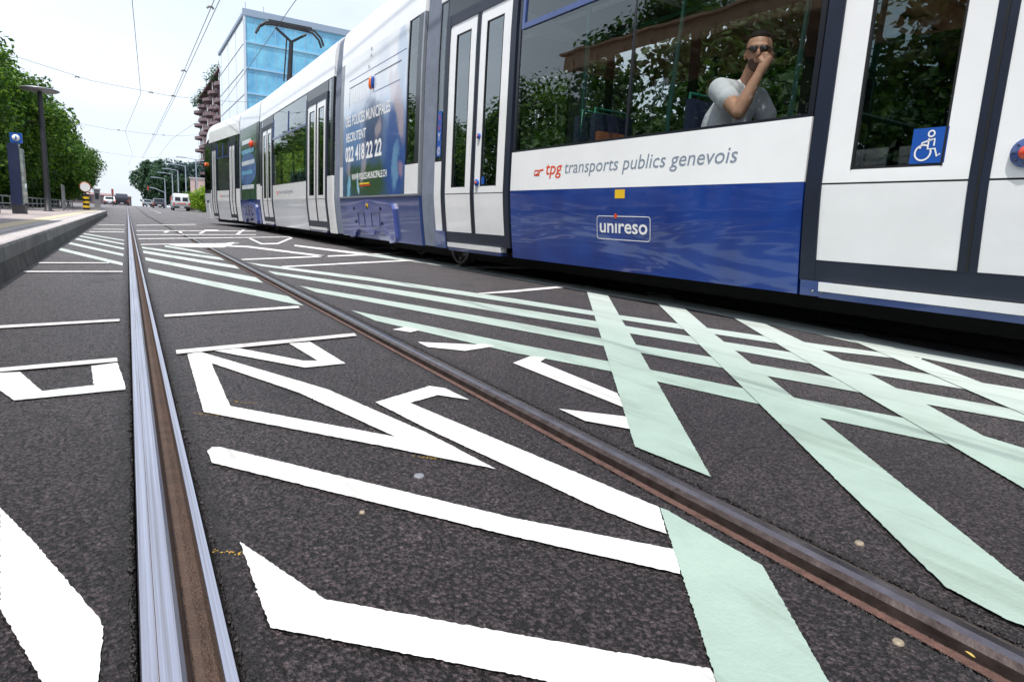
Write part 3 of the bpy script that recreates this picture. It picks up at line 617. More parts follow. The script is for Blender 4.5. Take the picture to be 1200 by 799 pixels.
def roof(S, s0, s1, z0, mat='twhite', seams=()):
    """roof fairing, over the whole width"""
    zs = zlist(z0, 4.0); prof = [(dprof(z), z) for z in zs]; prof = prof + [(2.4 - d, z) for d, z in reversed(prof[:-1])]
    cuts = [s0] + list(seams) + [s1]
    mb = MB()
    for a, b in zip(cuts, cuts[1:]):
        a2 = a + (.004 if a != s0 else 0); b2 = b - (.004 if b != s1 else 0)
        n = len(prof); v = [S.w(a2, d, z) for d, z in prof] + [S.w(b2, d, z) for d, z in prof]
        mb.add(v, [(i, i + 1, n + i + 1, n + i) for i in range(n - 1)], 0, True)
        mb.add([S.w(a2, d, z) for d, z in prof], [tuple(range(n))]); mb.add([S.w(b2, d, z) for d, z in prof], [tuple(range(n))])
    return mb.build('roof', M[mat], TR)
def farwall(S, s0, s1, win=(), doors=()):
    """the side facing away: panels, posts, dark frames and glass"""
    mb = MB()
    def fs(mb, a, b, z0, z1):
        zs = zlist(z0, z1); n = len(zs)
        v = [S.w(a, 2.4 - dprof(z), z) for z in zs] + [S.w(b, 2.4 - dprof(z), z) for z in zs]
        mb.add(v, [(i, i + 1, n + i + 1, n + i) for i in range(n - 1)]);
        v = [S.w(a, 2.36 - dprof(z), z) for z in zs] + [S.w(b, 2.36 - dprof(z), z) for z in zs]
        mb.add(v, [(i, i + 1, n + i + 1, n + i) for i in range(n - 1)])
    fs(mb, s0, s1, .24, 1.3); fs(mb, s0, s1, 2.9, 3.2)
    x = s0; cuts = []
    while x < s1 - .1: fs(mb, x, min(x + .12, s1), 1.3, 2.9); x += 1.5
    o = mb.build('far_side_wall', M['interior'], TR)
    g = MB(); g.add([S.w(s0, 2.38, 1.3), S.w(s1, 2.38, 1.3), S.w(s1, 2.37, 2.9), S.w(s0, 2.37, 2.9)], [(0, 1, 2, 3)]); g.build('window', M['glass' if S is SA else 'glassC'], o)
def inside(S, s0, s1):
    mb = MB(); mb.add([S.w(s0, .08, .45), S.w(s1, .08, .45), S.w(s1, 2.32, .45), S.w(s0, 2.32, .45)], [(0, 1, 2, 3)], 0)
    mb.add([S.w(s0, .08, .27), S.w(s1, .08, .27), S.w(s1, 2.32, .27), S.w(s0, 2.32, .27)], [(0, 1, 2, 3)], 0)
    mb.build('floor', M['floor_in'], TR)
    cm = MB(); pr = [(.06, 3.14), (.3, 3.2), (.8, 3.3), (1.2, 3.32), (1.6, 3.3), (2.1, 3.2), (2.34, 3.14)]; n = len(pr)
    v = [S.w(s0, d, z) for d, z in pr] + [S.w(s1, d, z) for d, z in pr]; cm.add(v, [(i, i + 1, n + i + 1, n + i) for i in range(n - 1)]); co_ = cm.build('ceiling', M['interior'], TR)
    lm = MB()
    for d in (.7, 1.7): lm.add([S.w(s0 + .1, d - .07, 3.24), S.w(s1 - .1, d - .07, 3.24), S.w(s1 - .1, d + .07, 3.25), S.w(s0 + .1, d + .07, 3.25)], [(0, 1, 2, 3)])
    lm.build('ceiling_trim', M['stickwhite'], co_)
def endwall(S, s, mat='tdark'):
    pr = [(dprof(z) + .03, z) for z in zlist(.3, 4.0)][:-1]; pr = pr + [(2.4 - d, z) for d, z in reversed(pr)]
    return [S.w(s, d, z) for d, z in pr]
def bellows(Sa, sa, Sb, sb, n=7, z0=.25):
    mb = MB(); zs = zlist(z0, 3.9)
    half = [(dprof(z) + .03, z) for z in zs]; pr = half + [(2.4 - d, z) for d, z in reversed(half)]
    rings = []
    for k in range(2 * n + 1):
        t = k / (2 * n); a = .0 if k % 2 else .045
        ring = []
        for (d, z) in pr:
            dd = d + a if d < 1.2 else d - a
            p = Vector(Sa.w(sa, dd, z)).lerp(Vector(Sb.w(sb, dd, z)), t); ring.append(p)
        rings.append(ring)
    m = len(pr); vs = [v for r_ in rings for v in r_]
    mb.add(vs, [(i * m + k, i * m + k + 1, (i + 1) * m + k + 1, (i + 1) * m + k) for i in range(2 * n) for k in range(m - 1)])
    return mb.build('bellows', M['bellows'], TR)
def words(S, s_left, zb, width, h, mat, shear):
    tot = 28.0; x = 0
    for wd_, c0, c1 in (('transports', 0, .357), ('publics', .388, .622), ('genevois', .653, 1.0)):
        txt(S, wd_, s_left - width * c0, zb - (0 if wd_ == 'transports' else 0), width * (c1 - c0), h, mat, shear=shear)
def txt(S, string, s_left, z_base, width, height, mat, name='lettering', off=.0016, shear=0, bold=0, parent=None, slope=0):
    """lettering on the side: reads from larger s to smaller s"""
    cu = D.curves.new('t', 'FONT'); cu.body = string; cu.shear = shear; cu.offset = bold; cu.resolution_u = 3; cu.fill_mode = 'FRONT'
    to = D.objects.new('t', cu); col.objects.link(to); dg = bpy.context.evaluated_depsgraph_get(); dg.update()
    me = D.meshes.new_from_object(to.evaluated_get(dg)); D.objects.remove(to)
    xs = [v.co.x for v in me.vertices]; ys = [v.co.y for v in me.vertices]
    x0, x1 = min(xs), max(xs); capw = (x1 - x0); hh = height / .72
    mb = MB()
    vs = [S.sk(s_left - (v.co.x - x0) / capw * width, z_base + v.co.y * hh + slope * (v.co.x - x0) / capw, off) for v in me.vertices]
    mb.add(vs, [tuple(p.vertices) for p in me.polygons])
    D.meshes.remove(me)
    return mb.build(name, M[mat], parent or TR, fixn=False)
def flatpoly(S, pts, mat, name, off=.0016, parent=None, cut=None):
    """flat sticker given as (s, z) outline, draped on the side"""
    mb = MB(); mb.add([S.sk(s, z, off) for s, z in pts], [tuple(range(len(pts)))]); return mb.build(name, M[mat], parent or TR)
def rrect(s0, s1, z0, z1, r, n=5):
    out = []
    for cx, cz, a0 in ((s1 - r, z1 - r, 0), (s0 + r, z1 - r, 90), (s0 + r, z0 + r, 180), (s1 - r, z0 + r, 270)):
        for k in range(n + 1): a = R(a0 + 90 * k / n); out.append((cx + r * math.cos(a), cz + r * math.sin(a)))
    return out
def outline(S, pts, wd, mat, name, off=.0022, parent=None, closed=True):
    mb = MB(); n = len(pts); o = []
    for i, p in enumerate(pts):
        a = Vector(pts[i - 1 if (i or closed) else 0]); b = Vector(pts[(i + 1) % n if (i < n - 1 or closed) else i]); t = (b - a).normalized(); nn = Vector((-t.y, t.x)) * wd / 2
        o.append((p[0] + nn.x, p[1] + nn.y)); o.append((p[0] - nn.x, p[1] - nn.y))
    vs = [S.sk(s, z, off) for s, z in o]; m = n if closed else n - 1
    mb.add(vs, [(2 * i, 2 * i + 1, (2 * i + 3) % (2 * n), (2 * i + 2) % (2 * n)) for i in range(m)]); return mb.build(name, M[mat], parent or TR)

SA = Sec((3.413, 5.776), -2.2); SB = Sec((3.35, 8.2), .7); SC = Sec((3.41, 12.7), 0); SD = Sec((3.41, 20.8), -2.1); SE = Sec((3.29, 24.6), -5.6)

# ---- section A, the nearest: door, window bay, door, and on behind the camera
def body(S, a, b, lower, win=True, wz=(1.30, 3.15)):
    mb = MB(); shell(mb, S, a, b, .24, .92, 0, .04); mb.build('lower_panel', M[lower], TR)
    mb = MB(); shell(mb, S, a, b, .922, 1.30, 0, .04); mb.build('belt_panel', M['twhite'], TR)
def bay(S, a, b, lower='tblue', bar=2.48, posts=(), sl=True):
    body(S, a, b, lower)
    pane(S, a + .01, b - .01, 1.31, 3.13, mat='glass' if lower == 'tblue' else 'glassC')
    fm = MB(); frame(fm, S, a, b, 1.30, 3.15, .035, -.004, .04, wz=.02)
    for q in (.36, .80) if lower == 'tblue' else ():
        for u in (a + .03, b - .03): pass
    for p in posts: shell(fm, S, p - .012, p + .012, 1.32, 3.13, -.010, .02)
    fo = fm.build('window_frame', M['tdark'], TR)
    if sl:
        h = MB(); shell(h, S, a + .035, b - .035, bar, bar + .045, .004, .03); 
        k = a + .035
        for p in (a + .06, (a + b) / 2, b - .06): shell(h, S, p - .022, p + .022, bar + .046, 3.0, .004, .03)
        h.build('sliding_window_frame', M['bluegrey'], fo)
bay(SA, -3.22, .10, posts=(-1.58,), sl=False)
h = MB(); shell(h, SA, -1.55, .045, 2.465, 2.515, .004, .03); shell(h, SA, .0, .045, 2.516, 3.0, .004, .03); shell(h, SA, -1.55, -1.505, 2.516, 3.0, .004, .03); shell(h, SA, -1.55, .045, 3.0, 3.04, .004, .03)
h.build('sliding_window_frame', M['bluegrey'], TR)
door(SA, -5.07, -3.24); d1 = door(SA, .13, 1.69)
# corner castings beside the near door
cb = MB(); shell(cb, SA, -3.46, -3.25, .24, .333, .015, .12)
cb = cb.build('step_bracket', M['bluegrey'], TR)
for q in (-3.40, -3.34):
    cb2 = MB(); cb2.lathe(SA.sk(q, .27, .02), [(0, -.008), (.008, -.008), (.008, .0), (0, .0)], 8, axis='x'); cb2.build('bolt', M['steel'], cb)
cb = MB(); shell(cb, SA, 1.62, 1.9, .25, .46, .02, .12); cb.build('step_bracket', M['bluegrey'], TR)
# narrow end panel between the door and the bellows
mb = MB(); shell(mb, SA, 1.70, 1.9, .46, 1.30, 0, .04); mb.build('end_panel', M['twhite'], TR)
pane(SA, 1.70, 1.9, 1.30, 3.15); mb = MB(); frame(mb, SA, 1.70, 1.9, 1.30, 3.15, .015, -.004, .03); mb.build('window_frame', M['tdark'], TR)
flatpoly(SA, [(1.735, 1.36), (1.735, 1.9), (1.85, 1.9), (1.85, 1.36)], 'stickblue', 'sticker', .0025)
txt(SA, '@', 1.835, 1.40, .08, .08, 'stickwhite', 'sticker_sign', off=.004); txt(SA, 'Y', 1.83, 1.55, .07, .10, 'stickwhite', 'sticker_sign', off=.004); txt(SA, 'U', 1.83, 1.68, .06, .07, 'red', 'sticker_sign', off=.004); txt(SA, 'X', 1.83, 1.79, .07, .07, 'red', 'sticker_sign', off=.004)
bay(SA, -7.6, -5.1, sl=False, posts=(-6.3,))
roof(SA, -7.6, 1.9, 3.15, seams=(-5.1, -3.23, .115))
part(SA, -5.07, -3.24, 2.945, 3.147, 'tdark', 'header_panel', -.004); part(SA, .13, 1.69, 2.945, 3.147, 'tdark', 'header_panel', -.004)
farwall(SA, -7.6, 1.9); inside(SA, -7.6, 1.9)
e = MB(); v = endwall(SA, -7.6); e.add(v, [tuple(range(len(v)))]); e.build('end_wall', M['twhite'], TR)
# lettering of the near section
t0 = -.345
mk = outline(SA, [(t0 - .015, 1.063), (t0 + .02, 1.063), (t0 + .01, 1.105), (t0 - .06, 1.105)], .016, 'txtred', 'emblem')
outline(SA, [(t0 - .055, 1.068), (t0 - .075, 1.105), (t0 - .13, 1.108)], .016, 'txtred', 'emblem', closed=False); outline(SA, [(t0 + .0, 1.063), (t0 - .07, 1.063)], .016, 'txtred', 'emblem', closed=False)
txt(SA, 'tpg', -.515, 1.062, .255, .118, 'txtred', shear=.14, bold=.008)
txt(SA, 'transports publics genevois', -.81, 1.062, 1.90, .112, 'txtgrey', shear=.14, bold=.0)
flatpoly(SA, [(-1.515, .835), (-1.635, .835), (-1.635, .905), (-1.515, .905)], 'yellow', 'label')
outline(SA, rrect(-1.93, -1.29, .50, .69, .025), .006, 'txtwhite', 'logo_border')
txt(SA, 'unreso'.replace('unreso', 'un\u0131reso'), -1.325, .555, .575, .118, 'txtwhite', bold=.015)
flatpoly(SA, [(-1.528 + .021 * math.cos(k * .7854), .693 + .021 * math.sin(k * .7854)) for k in range(8)], 'txtred', 'logo_dot', .003)
# wheelchair sticker on the near door, round buttons
SX = SA
s0_, z0_ = -3.795, 1.0
flatpoly(SX, [(-3.815, .995), (-3.985, .995), (-3.985, 1.172), (-3.815, 1.172)], 'stickblue', 'sticker', .0025)
def wc(x, z): return (-3.81 - x * .175, .993 + z * .175)
outline(SX, [wc(.38 + .22 * math.cos(R(a)), .32 + .22 * math.sin(R(a))) for a in range(60, 400, 20)], .0085, 'stickwhite', 'wheelchair_sign', .0045, closed=False)
outline(SX, [wc(.55 + .085 * math.cos(R(a)), .85 + .085 * math.sin(R(a))) for a in range(0, 360, 30)], .008, 'stickwhite', 'wheelchair_sign', .0045)
outline(SX, [wc(.50, .72), wc(.50, .42), wc(.70, .42), wc(.78, .20), wc(.86, .27)], .0085, 'stickwhite', 'wheelchair_sign', .0045, closed=False)
outline(SX, [wc(.50, .66), wc(.33, .60), wc(.28, .44)], .0085, 'stickwhite', 'wheelchair_sign', .0045, closed=False)
outline(SX, [wc(.50, .66), wc(.66, .70), wc(.66, .50)], .0085, 'stickwhite', 'wheelchair_sign', .0045, closed=False)
def button(S, s, z, r, parent=None):
    b = MB(); c = S.sk(s, z, .012); n = 24
    b.lathe(c, [(0, -.014), (r * .93, -.012), (r, -.004), (r, .012)], n, axis='x', mi=0); b.lathe(c, [(0, -.020), (r * .42, -.019), (r * .46, -.012)], n, axis='x', mi=1)
    for k in range(8): 
        a = R(k * 45); b.lathe((c[0] - .002, c[1] + .72 * r * math.cos(a), c[2] + .72 * r * math.sin(a)), [(0, -.016), (r * .07, -.014), (r * .07, 0)], 6, axis='x', mi=2)
    return b.build('door_button', [M['bluegrey'] if r > .06 else M['stickblue'], M['red'], M['black']], parent or TR)
button(SA, -4.335, 1.02, .068)
button(SA, .79, 1.02, .038); button(SA, .79, 1.52, .03)
flatpoly(SA, [(.70, 1.0), (.64, 1.0), (.64, 1.08), (.70, 1.08)], 'stickblue', 'sticker', .005)

# ---- section B: running gear module with the advertisement
def module(S, L_, ad0, ad1, zb, lamp_s, lamp_z, skirt, dark):
    mb = MB(); shell(mb, S, 0.0, L_, .24, .90, 0.0, .04); mb.build('lower_panel', M['bluegrey'], TR)
    part(S, dark[0], dark[1], .92, 1.32, 'twhite', 'belt_panel', .002); part(S, ad1 + .02, L_, .92, 1.45, 'twhite', 'belt_panel', .002)
    pane(S, dark[0] + .16, dark[1] - .01, 1.33, 3.2)
    mb = MB(); shell(mb, S, dark[0], dark[0] + .15, 1.33, 3.2, -.0, .04); mb.build('end_pillar', M['tdark'], TR)
    mb = MB(); shell(mb, S, dark[0] + .155, dark[1], 1.325, 1.345, .0, .03); shell(mb, S, dark[1] - .012, dark[1], 1.345, 3.2, 0, .03); mb.build('window_frame', M['tdark'], TR)
    part(S, 0, dark[0] - .002, .92, 3.2, 'alu', 'end_panel'); part(S, ad1 + .022, L_, 1.452, 3.2, 'alu', 'end_panel')
    mb = MB(); shell(mb, S, ad0, ad1, zb, 3.2, .002, .04); return mb.build('advert_panel', M['advert'], TR)
LB = 3.93
ad = module(SB, LB, .56, 3.72, .93, 2.09, 2.65, None, (.05, .54))
roof(SB, 0, LB, 3.202)
sh = MB(); shell(sh, SB, .0, LB, .902, .928, .012, .05); sh.build('ledge', M['alu'], TR)
# picture areas of the advertisement
A_ = ad
def blob(pts, mat, nm='advert_picture', k=0): return flatpoly(SB, pts, mat, nm, .0035, A_)
def smooth_poly(pts, it=2):
    for _ in range(it):
        q = []
        for i, a in enumerate(pts):
            b = pts[(i + 1) % len(pts)]; q.append((a[0] * .75 + b[0] * .25, a[1] * .75 + b[1] * .25)); q.append((a[0] * .25 + b[0] * .75, a[1] * .25 + b[1] * .75))
        pts = q
    return pts
def ttx(s, a, z, wd, h, b=.02, sl=0, mat='txtwhite'): return txt(SB, s, a, z, wd, h, mat, 'lettering', .004, 0, b, A_, sl)
ttx('DES POLICES MUNICIPALES', 3.55, 2.12, 2.35, .17); ttx('RECRUTENT', 3.52, 1.86, 1.15, .15); ttx('022 418 22 22', 3.56, 1.53, 2.0, .25, .03); ttx('WWW.POLICE-MUNICIPALE.CH', 3.15, 1.2, 1.85, .105)
blob([(2.7, 1.14), (2.15, 1.14), (2.15, 1.115), (2.7, 1.115)], 'yellow', k=7); blob([(2.65, 1.105), (2.08, 1.105), (2.08, 1.085), (2.65, 1.085)], 'red', k=7)
# roller hatch outline above the lettering, and the indicator lamp
outline(SB, [(3.36, 2.45), (3.36, 2.75), (2.16, 2.75)], .018, 'tdark', 'hatch_line', .004, A_, closed=False); outline(SB, [(2.0, 2.50), (2.0, 2.75), (.80, 2.75)], .018, 'tdark', 'hatch_line', .004, A_, closed=False)
outline(SB, [(2.0, 2.5), (.82, 2.5)], .01, 'bluegrey', 'hatch_line', .004, A_, closed=False); outline(SB, [(.60, 2.87), (2.1, 2.87), (3.4, 2.87)], .012, 'bluegrey', 'hatch_line', .004, A_, closed=False)
for k in range(9): outline(SB, [(3.3 - k * .12, 2.47), (3.3 - k * .12, 2.72)], .03, 'txtwhite', 'lettering_bar', .0035, A_, closed=False)  # plain bars stand in for the lettering on the hatch
for (q, z) in ((2.18, 3.15), (2.18, 3.05), (2.27, 2.9)): flatpoly(SB, [(q, z), (q + .03, z), (q + .03, z + .05), (q, z + .05)], 'black', 'vent_hole', .012)
def lamp(S, s, z, m='orange', w_=.034, h_=.19):
    b = MB(); 
    c = S.sk(s, z, .02); b.lathe((c[0], c[1], c[2]), [(0, -h_ / 2), (w_ * .6, -h_ / 2 + .01), (w_, -h_ / 4), (w_, h_ / 4), (w_ * .6, h_ / 2 - .01), (0, h_ / 2)], 12); return b.build('side_lamp', M[m], TR)
lamp(SB, 2.13, 2.65); lamp(SB, 2.03, 2.65, 'stickblue', .026)
def bogie(S, s0, s1, wheel_s, zc=.86, mat='bogie'):
    pts = [(s0, .32), (s0 + .06, .24), (s0 + .28, .21), (s0 + .42, .34), (s0 + .55, .38), (s0 + .95, .38), (s0 + 1.02, .32), ((s0 + s1) / 2 - .05, .30), ((s0 + s1) / 2 + .25, .36), (s1 - .62, .38), (s1 - .45, .32), (s1 - .36, .24), (s1 - .12, .22), (s1, .30), (s1 - .03, .74), (s1 - .10, .81), ((s0 + s1) / 2, .865), (s0 + .10, .80), (s0 + .03, .72)]
    mb = MB(); n = len(pts); f = [S.sk(s, z, .045) for s, z in pts]; b = [S.sk(s, z, -.02) for s, z in pts]
    mb.add(f + b, [tuple(range(n))] + [(i, (i + 1) % n, n + (i + 1) % n, n + i) for i in range(n)])
    o = mb.build('bogie_cover', M[mat], TR)
    for (a, b_) in ((s0 + .65, s0 + 1.05), (s1 - 1.05, s1 - .7)): 
        hh = MB(); q = rrect(a, b_, .44, .66, .02)
        for i in range(len(q)):
            p, r_ = q[i], q[(i + 1) % len(q)]; hh.tube([S.sk(p[0], p[1], .047), S.sk(r_[0], r_[1], .047)], .004, 4, caps=False)
        hh.build('hatch_trim', M['tdark'], o)
    for (a, z) in ((s0 + .55, .5), (s0 + .58, .72), (s1 - .55, .5), (s1 - .5, .72), ((s0 + s1) / 2, .74)): hh = MB(); hh.box(S.sk(a, z, .05), .015, .03, .05, S.rz); hh.build('latch', M['tdark'], o)
    for q in wheel_s:
        wm = MB(); c = S.w(q, .75, .31); wm.lathe(c, [(0, -.02), (.08, -.03), (.10, 0), (.22, .0), (.23, -.05), (.285, -.055), (.30, -.03), (.30, .06), (0, .06)], 24, axis='x'); wm.build('wheel', M['wheel'], TR)
    return o
bogie(SB, .92, 3.40, (1.6, 2.9))
flatpoly(SB, [(2.10, .735), (2.22, .735), (2.22, .80), (2.10, .80)], 'yellow', 'label', .047)
wm = MB(); c = SB.w(-.3, .55, .30); wm.lathe(c, [(0, -.02), (.10, -.03), (.12, 0), (.22, .0), (.23, -.05), (.285, -.055), (.30, -.03), (.30, .06), (0, .06)], 24, axis='x'); wm.build('wheel', M['wheel'], TR)
farwall(SB, 0, LB); inside(SB, 0, LB)
bellows(SA, 1.9, SB, 0)

# ---- section C
def passenger_section(S, dark, da, win, db, end, lower='tsilver', txtlab=True):
    mb = MB(); shell(mb, S, dark[0], dark[1], .24, 1.34, 0, .04); mb.build('end_panel', M['twhite'], TR)
    mb = MB(); shell(mb, S, dark[0], dark[0] + .16, 1.342, 3.15, 0, .04); mb.build('end_pillar', M['tdark'], TR); pane(S, dark[0] + .16, dark[1], 1.342, 3.15)
    door(S, *da); door(S, *db)
    bay(S, da[1] + .02, db[0] - .02, lower)
    mb = MB(); shell(mb, S, db[1] + .01, end, .24, 1.34, 0, .04); mb.build('end_panel', M['twhite'], TR); pane(S, db[1] + .01, end - .16, 1.342, 3.15)
    mb = MB(); shell(mb, S, end - .16, end, 1.342, 3.15, 0, .04); mb.build('end_pillar', M['tdark'], TR)
    for q in (da, db): part(S, q[0], q[1], 2.945, 3.147, 'tdark', 'header_panel', -.004)
    a = db[0] - .55
    txt(S, 'tpg', a, 1.07, .25, .11, 'txtred', shear=.14, bold=.008); txt(S, 'transports publics genevois', a - .3, 1.07, 1.7, .10, 'txtgrey', shear=.14, bold=.0)
passenger_section(SC, (0, .38), (.40, 2.10), None, (6.0, 7.55), 7.95)
roof(SC, 0, 7.95, 3.15, seams=(2.11, 5.98)); farwall(SC, 0, 7.95); inside(SC, 0, 7.95)
bellows(SB, LB, SC, 0, 4)
# ---- section D, small module with the roof current collector
LD = 3.0
mb = MB(); shell(mb, SD, 0, LD, .24, .95, 0, .04); mb.build('lower_panel', M['tblue'], TR)
mb = MB(); shell(mb, SD, 0, .36, .952, 1.4, .0, .04); mb.build('belt_panel', M['twhite'], TR)
mb = MB(); shell(mb, SD, 0, .36, 1.402, 3.2, 0, .04); mb.build('end_pillar', M['tdark'], TR)
mb = MB(); shell(mb, SD, .37, 2.85, .96, 3.2, .0, .04); adD = mb.build('advert_panel', M['adgreen'], TR)
mb = MB(); shell(mb, SD, 2.86, LD, .952, 3.2, 0, .04); mb.build('end_panel', M['alu'], TR)
flatpoly(SD, smooth_poly([(.4, 1.5), (2.8, 1.3), (2.8, 2.3), (1.6, 2.5), (.4, 2.2)]), 'adblue', 'advert_picture', .005, adD)
for i, (z, wd) in enumerate(((2.75, 1.5), (2.45, 1.9), (2.1, 2.0), (1.8, 1.7), (1.35, 1.9))): 
    outline(SD, [(2.6, z), (2.6 - wd, z)], .13, 'adcyan' if i % 2 else 'adpale', 'advert_line', .008, adD, closed=False)
roof(SD, 0, LD, 3.202, 'tsilver'); lamp(SD, 1.0, 2.62, 'red', .07, .22); bogie(SD, .45, 2.6, (.8, 2.2)); farwall(SD, 0, LD); inside(SD, 0, LD)
bellows(SC, 7.95, SD, 0, 3); bellows(SD, LD, SE, -.3, 3)
# ---- section E, the tail
passenger_section(SE, (-.3, .08), (.10, 1.04), None, (3.03, 3.86), 4.1)
roof(SE, -.3, 4.4, 3.15)
mb = MB(); shell(mb, SE, 4.1, 5.25, .95, 1.22, 0, .04); mb.build('belt_panel', M['tsilver'], TR)
part(SE, 4.1, 4.5, .24, .948, 'tsilver', 'lower_panel'); part(SE, 5.1, 5.25, .24, .948, 'tsilver', 'lower_panel'); part(SE, 4.5, 5.1, .24, .85, 'tsilver', 'lower_panel', .02)
pane(SE, 4.1, 5.25, 1.222, 3.0); mb = MB(); frame(mb, SE, 4.1, 5.25, 1.222, 3.15, .04, -.003, .03, wz=.15); mb.build('window_frame', M['tdark'], TR)
lamp(SE, 4.85, 2.36, 'orange', .05, .16)
# rounded cab: rings from the full cross-section to a small nose
def ring(S, s, k, zt):
    zs = zlist(.24, 4.0); pr = [(dprof(z), z) for z in zs]; pr = pr + [(2.4 - d, z) for d, z in reversed(pr[:-1])]
    return [S.w(s, 1.2 + (d - 1.2) * k, .24 + (z - .24) * zt) for d, z in pr]
rg = [ring(SE, *a) for a in ((4.4, 1, 1), (4.7, 1, .985), (5.0, .995, .95), (5.25, .97, .90), (5.45, .92, .83), (5.62, .84, .74), (5.75, .70, .58), (5.82, .5, .40))]
n = len(rg[0]); cabm = MB(); vs = [v for r_ in rg for v in r_]; zc = zlist(.24, 4.0)
for i in range(len(rg) - 1):
    for k in range(n - 1):
        zz = .5 * (vs[i * n + k][2] + vs[i * n + k + 1][2])
        kk = min(k, n - 2 - k); top_ = zc[min(kk, len(zc) - 1)] >= 3.14
        if i < 3 and not top_: continue     # side wall there is built of panels
        m_ = 0 if (top_ or zz < 1.1) else 1
        cabm.add([vs[i * n + k], vs[i * n + k + 1], vs[(i + 1) * n + k + 1], vs[(i + 1) * n + k]], [(0, 1, 2, 3)], m_, True)
cabm.add(rg[-1], [tuple(range(n))]); cabm.build('cab_nose', [M['twhite'], M['tdark']], TR)
farwall(SE, -.3, 5.25); inside(SE, -.3, 5.25)
# underframe: dark box below the floor of every section
for S, a, b in ((SA, -7.5, 1.8), (SB, -.2, 4.1), (SC, .1, 7.9), (SD, -.1, 3.1), (SE, -.2, 5.3)):
    um = MB(); v = [S.w(s, d, z) for z in (.11, .26) for s, d in ((a, .5), (b, .5), (b, 2.1), (a, 2.1))]
    um.add(v, [(0, 1, 2, 3), (4, 5, 6, 7), (0, 1, 5, 4), (1, 2, 6, 5), (2, 3, 7, 6), (3, 0, 4, 7)]); um.build('underframe', M['under'], TR)
# roof gear: arms and current collector
pg = MB(); PX, PY = 4.62, 22.45
for dx in (-.28, .28): pg.tube([(PX + dx, PY - .4, 4.1), (PX + dx * .5, PY + .05, 4.62)], .035, 8)
pg.box((PX, PY - .2, 4.08), .9, 1.1, .12)
for dx in (-.38, .38):
    for dy in (-.45, .35): pg.lathe((PX + dx, PY - .2 + dy, 4.0), [(.05, 0), (.06, .03), (.04, .05), (.06, .08), (.04, .1)], 10)
pan = pg.build('pantograph', [M['stickwhite']], TR)
ar = MB(); ar.tube([(PX, PY - .1, 4.6), (PX + .05, PY - .25, 5.9)], [.085, .065], 8); ar.tube([(PX - .16, PY - .1, 4.7), (PX - .1, PY - .3, 5.95)], .022, 6)
ar.tube([(PX + .05, PY - .25, 5.88), (PX - .42, PY - .25, 6.22)], .042, 6); ar.tube([(PX + .05, PY - .25, 5.88), (PX + .5, PY - .25, 6.18)], .042, 6)
ar.build('arm', M['darksteel'], pan)
hd = MB()
for dy in (-.18, .1):
    hd.tube([(PX - .98, PY - .2 + dy, 5.98), (PX - .90, PY - .2 + dy, 6.16), (PX - .72, PY - .2 + dy, 6.3), (PX - .4, PY - .2 + dy, 6.33), (PX + .4, PY - .2 + dy, 6.33), (PX + .74, PY - .2 + dy, 6.3), (PX + .94, PY - .2 + dy, 6.12), (PX + 1.02, PY - .2 + dy, 5.9)], .036, 8)
    hd.box((PX, PY - .2 + dy, 6.355), 1.3, .07, .06)
for dx in (-.6, -.3, 0, .3, .6): hd.box((PX + dx, PY - .24, 6.32), .03, .3, .03)
hd.build('collector_head', M['darksteel'], pan)

# seats, poles
def seat(S, s, d, face, mat='seatblue', zf=.45):
    """face=+1 looks forward (+s)"""
    mb = MB()
    def bxx(s_, d_, z_, a, b, c): mb.box(S.w(s_, d_, z_), b, a, c, S.rz)
    bxx(s, d, zf + .47, .44, .44, .09); bxx(s - face * .23, d, zf + .82, .07, .44, .66); bxx(s, d, zf + .21, .08, .3, .42)
    o = mb.build('seat', M[mat], TR)
    b = MB(); b.tube([S.w(s - face * .25, d - .2, zf + .9), S.w(s - face * .26, d - .18, zf + 1.2), S.w(s - face * .26, d + .18, zf + 1.2), S.w(s - face * .25, d + .2, zf + .9)], .014, 6); b.build('seat_handle', M['green_pole'], o)
    return o
for s, f, m in ((-.45, 1, 'seatblue'), (-1.15, -1, 'seatblue'), (-2.15, -1, 'seatblue'), (-2.95, 1, 'seatblue')):
    if s == -2.15: continue
    seat(SA, s, .42, f, m); 
for s, f in ((-.45, 1), (-1.15, -1), (-2.15, -1), (-2.95, 1), (-6, 1)): seat(SA, s, 1.95, f)
for s in (1.2, 2.2, 3.1): seat(SC, s + 1.8, .42, 1); seat(SC, s + 1.8, 1.95, 1)
sb = MB(); sb.box(SA.w(-.98, .42, 1.36), .42, .06, .16, SA.rz); sb.build('seat_headrest', M['seatorange'], TR)
pm_ = MB()
for s, d in ((-.05, .75), (-1.35, .7), (-2.4, .95), (-3.2, .6), (-3.75, 1.3), (-3.9, 2.0), (.5, 1.2), (1.45, .8)): pm_.tube([SA.w(s, d, .45), SA.w(s, d, 1.6), SA.w(s, d + (.12 if s < -1 else 0), 3.2)], .019, 8)
for d in (.75, 1.65): pm_.tube([SA.w(-7, d, 2.85), SA.w(1.6, d, 2.85)], .016, 6)
pm_.tube([SA.w(-3.3, .25, 1.35), SA.w(-3.3, 1.0, 1.35)], .016, 6)
for s in (2.4, 4, 5.8): pm_.tube([SC.w(s, .8, .45), SC.w(s, .8, 3.2)], .019, 8)
pm_.build('handrail', M['green_pole'], TR)

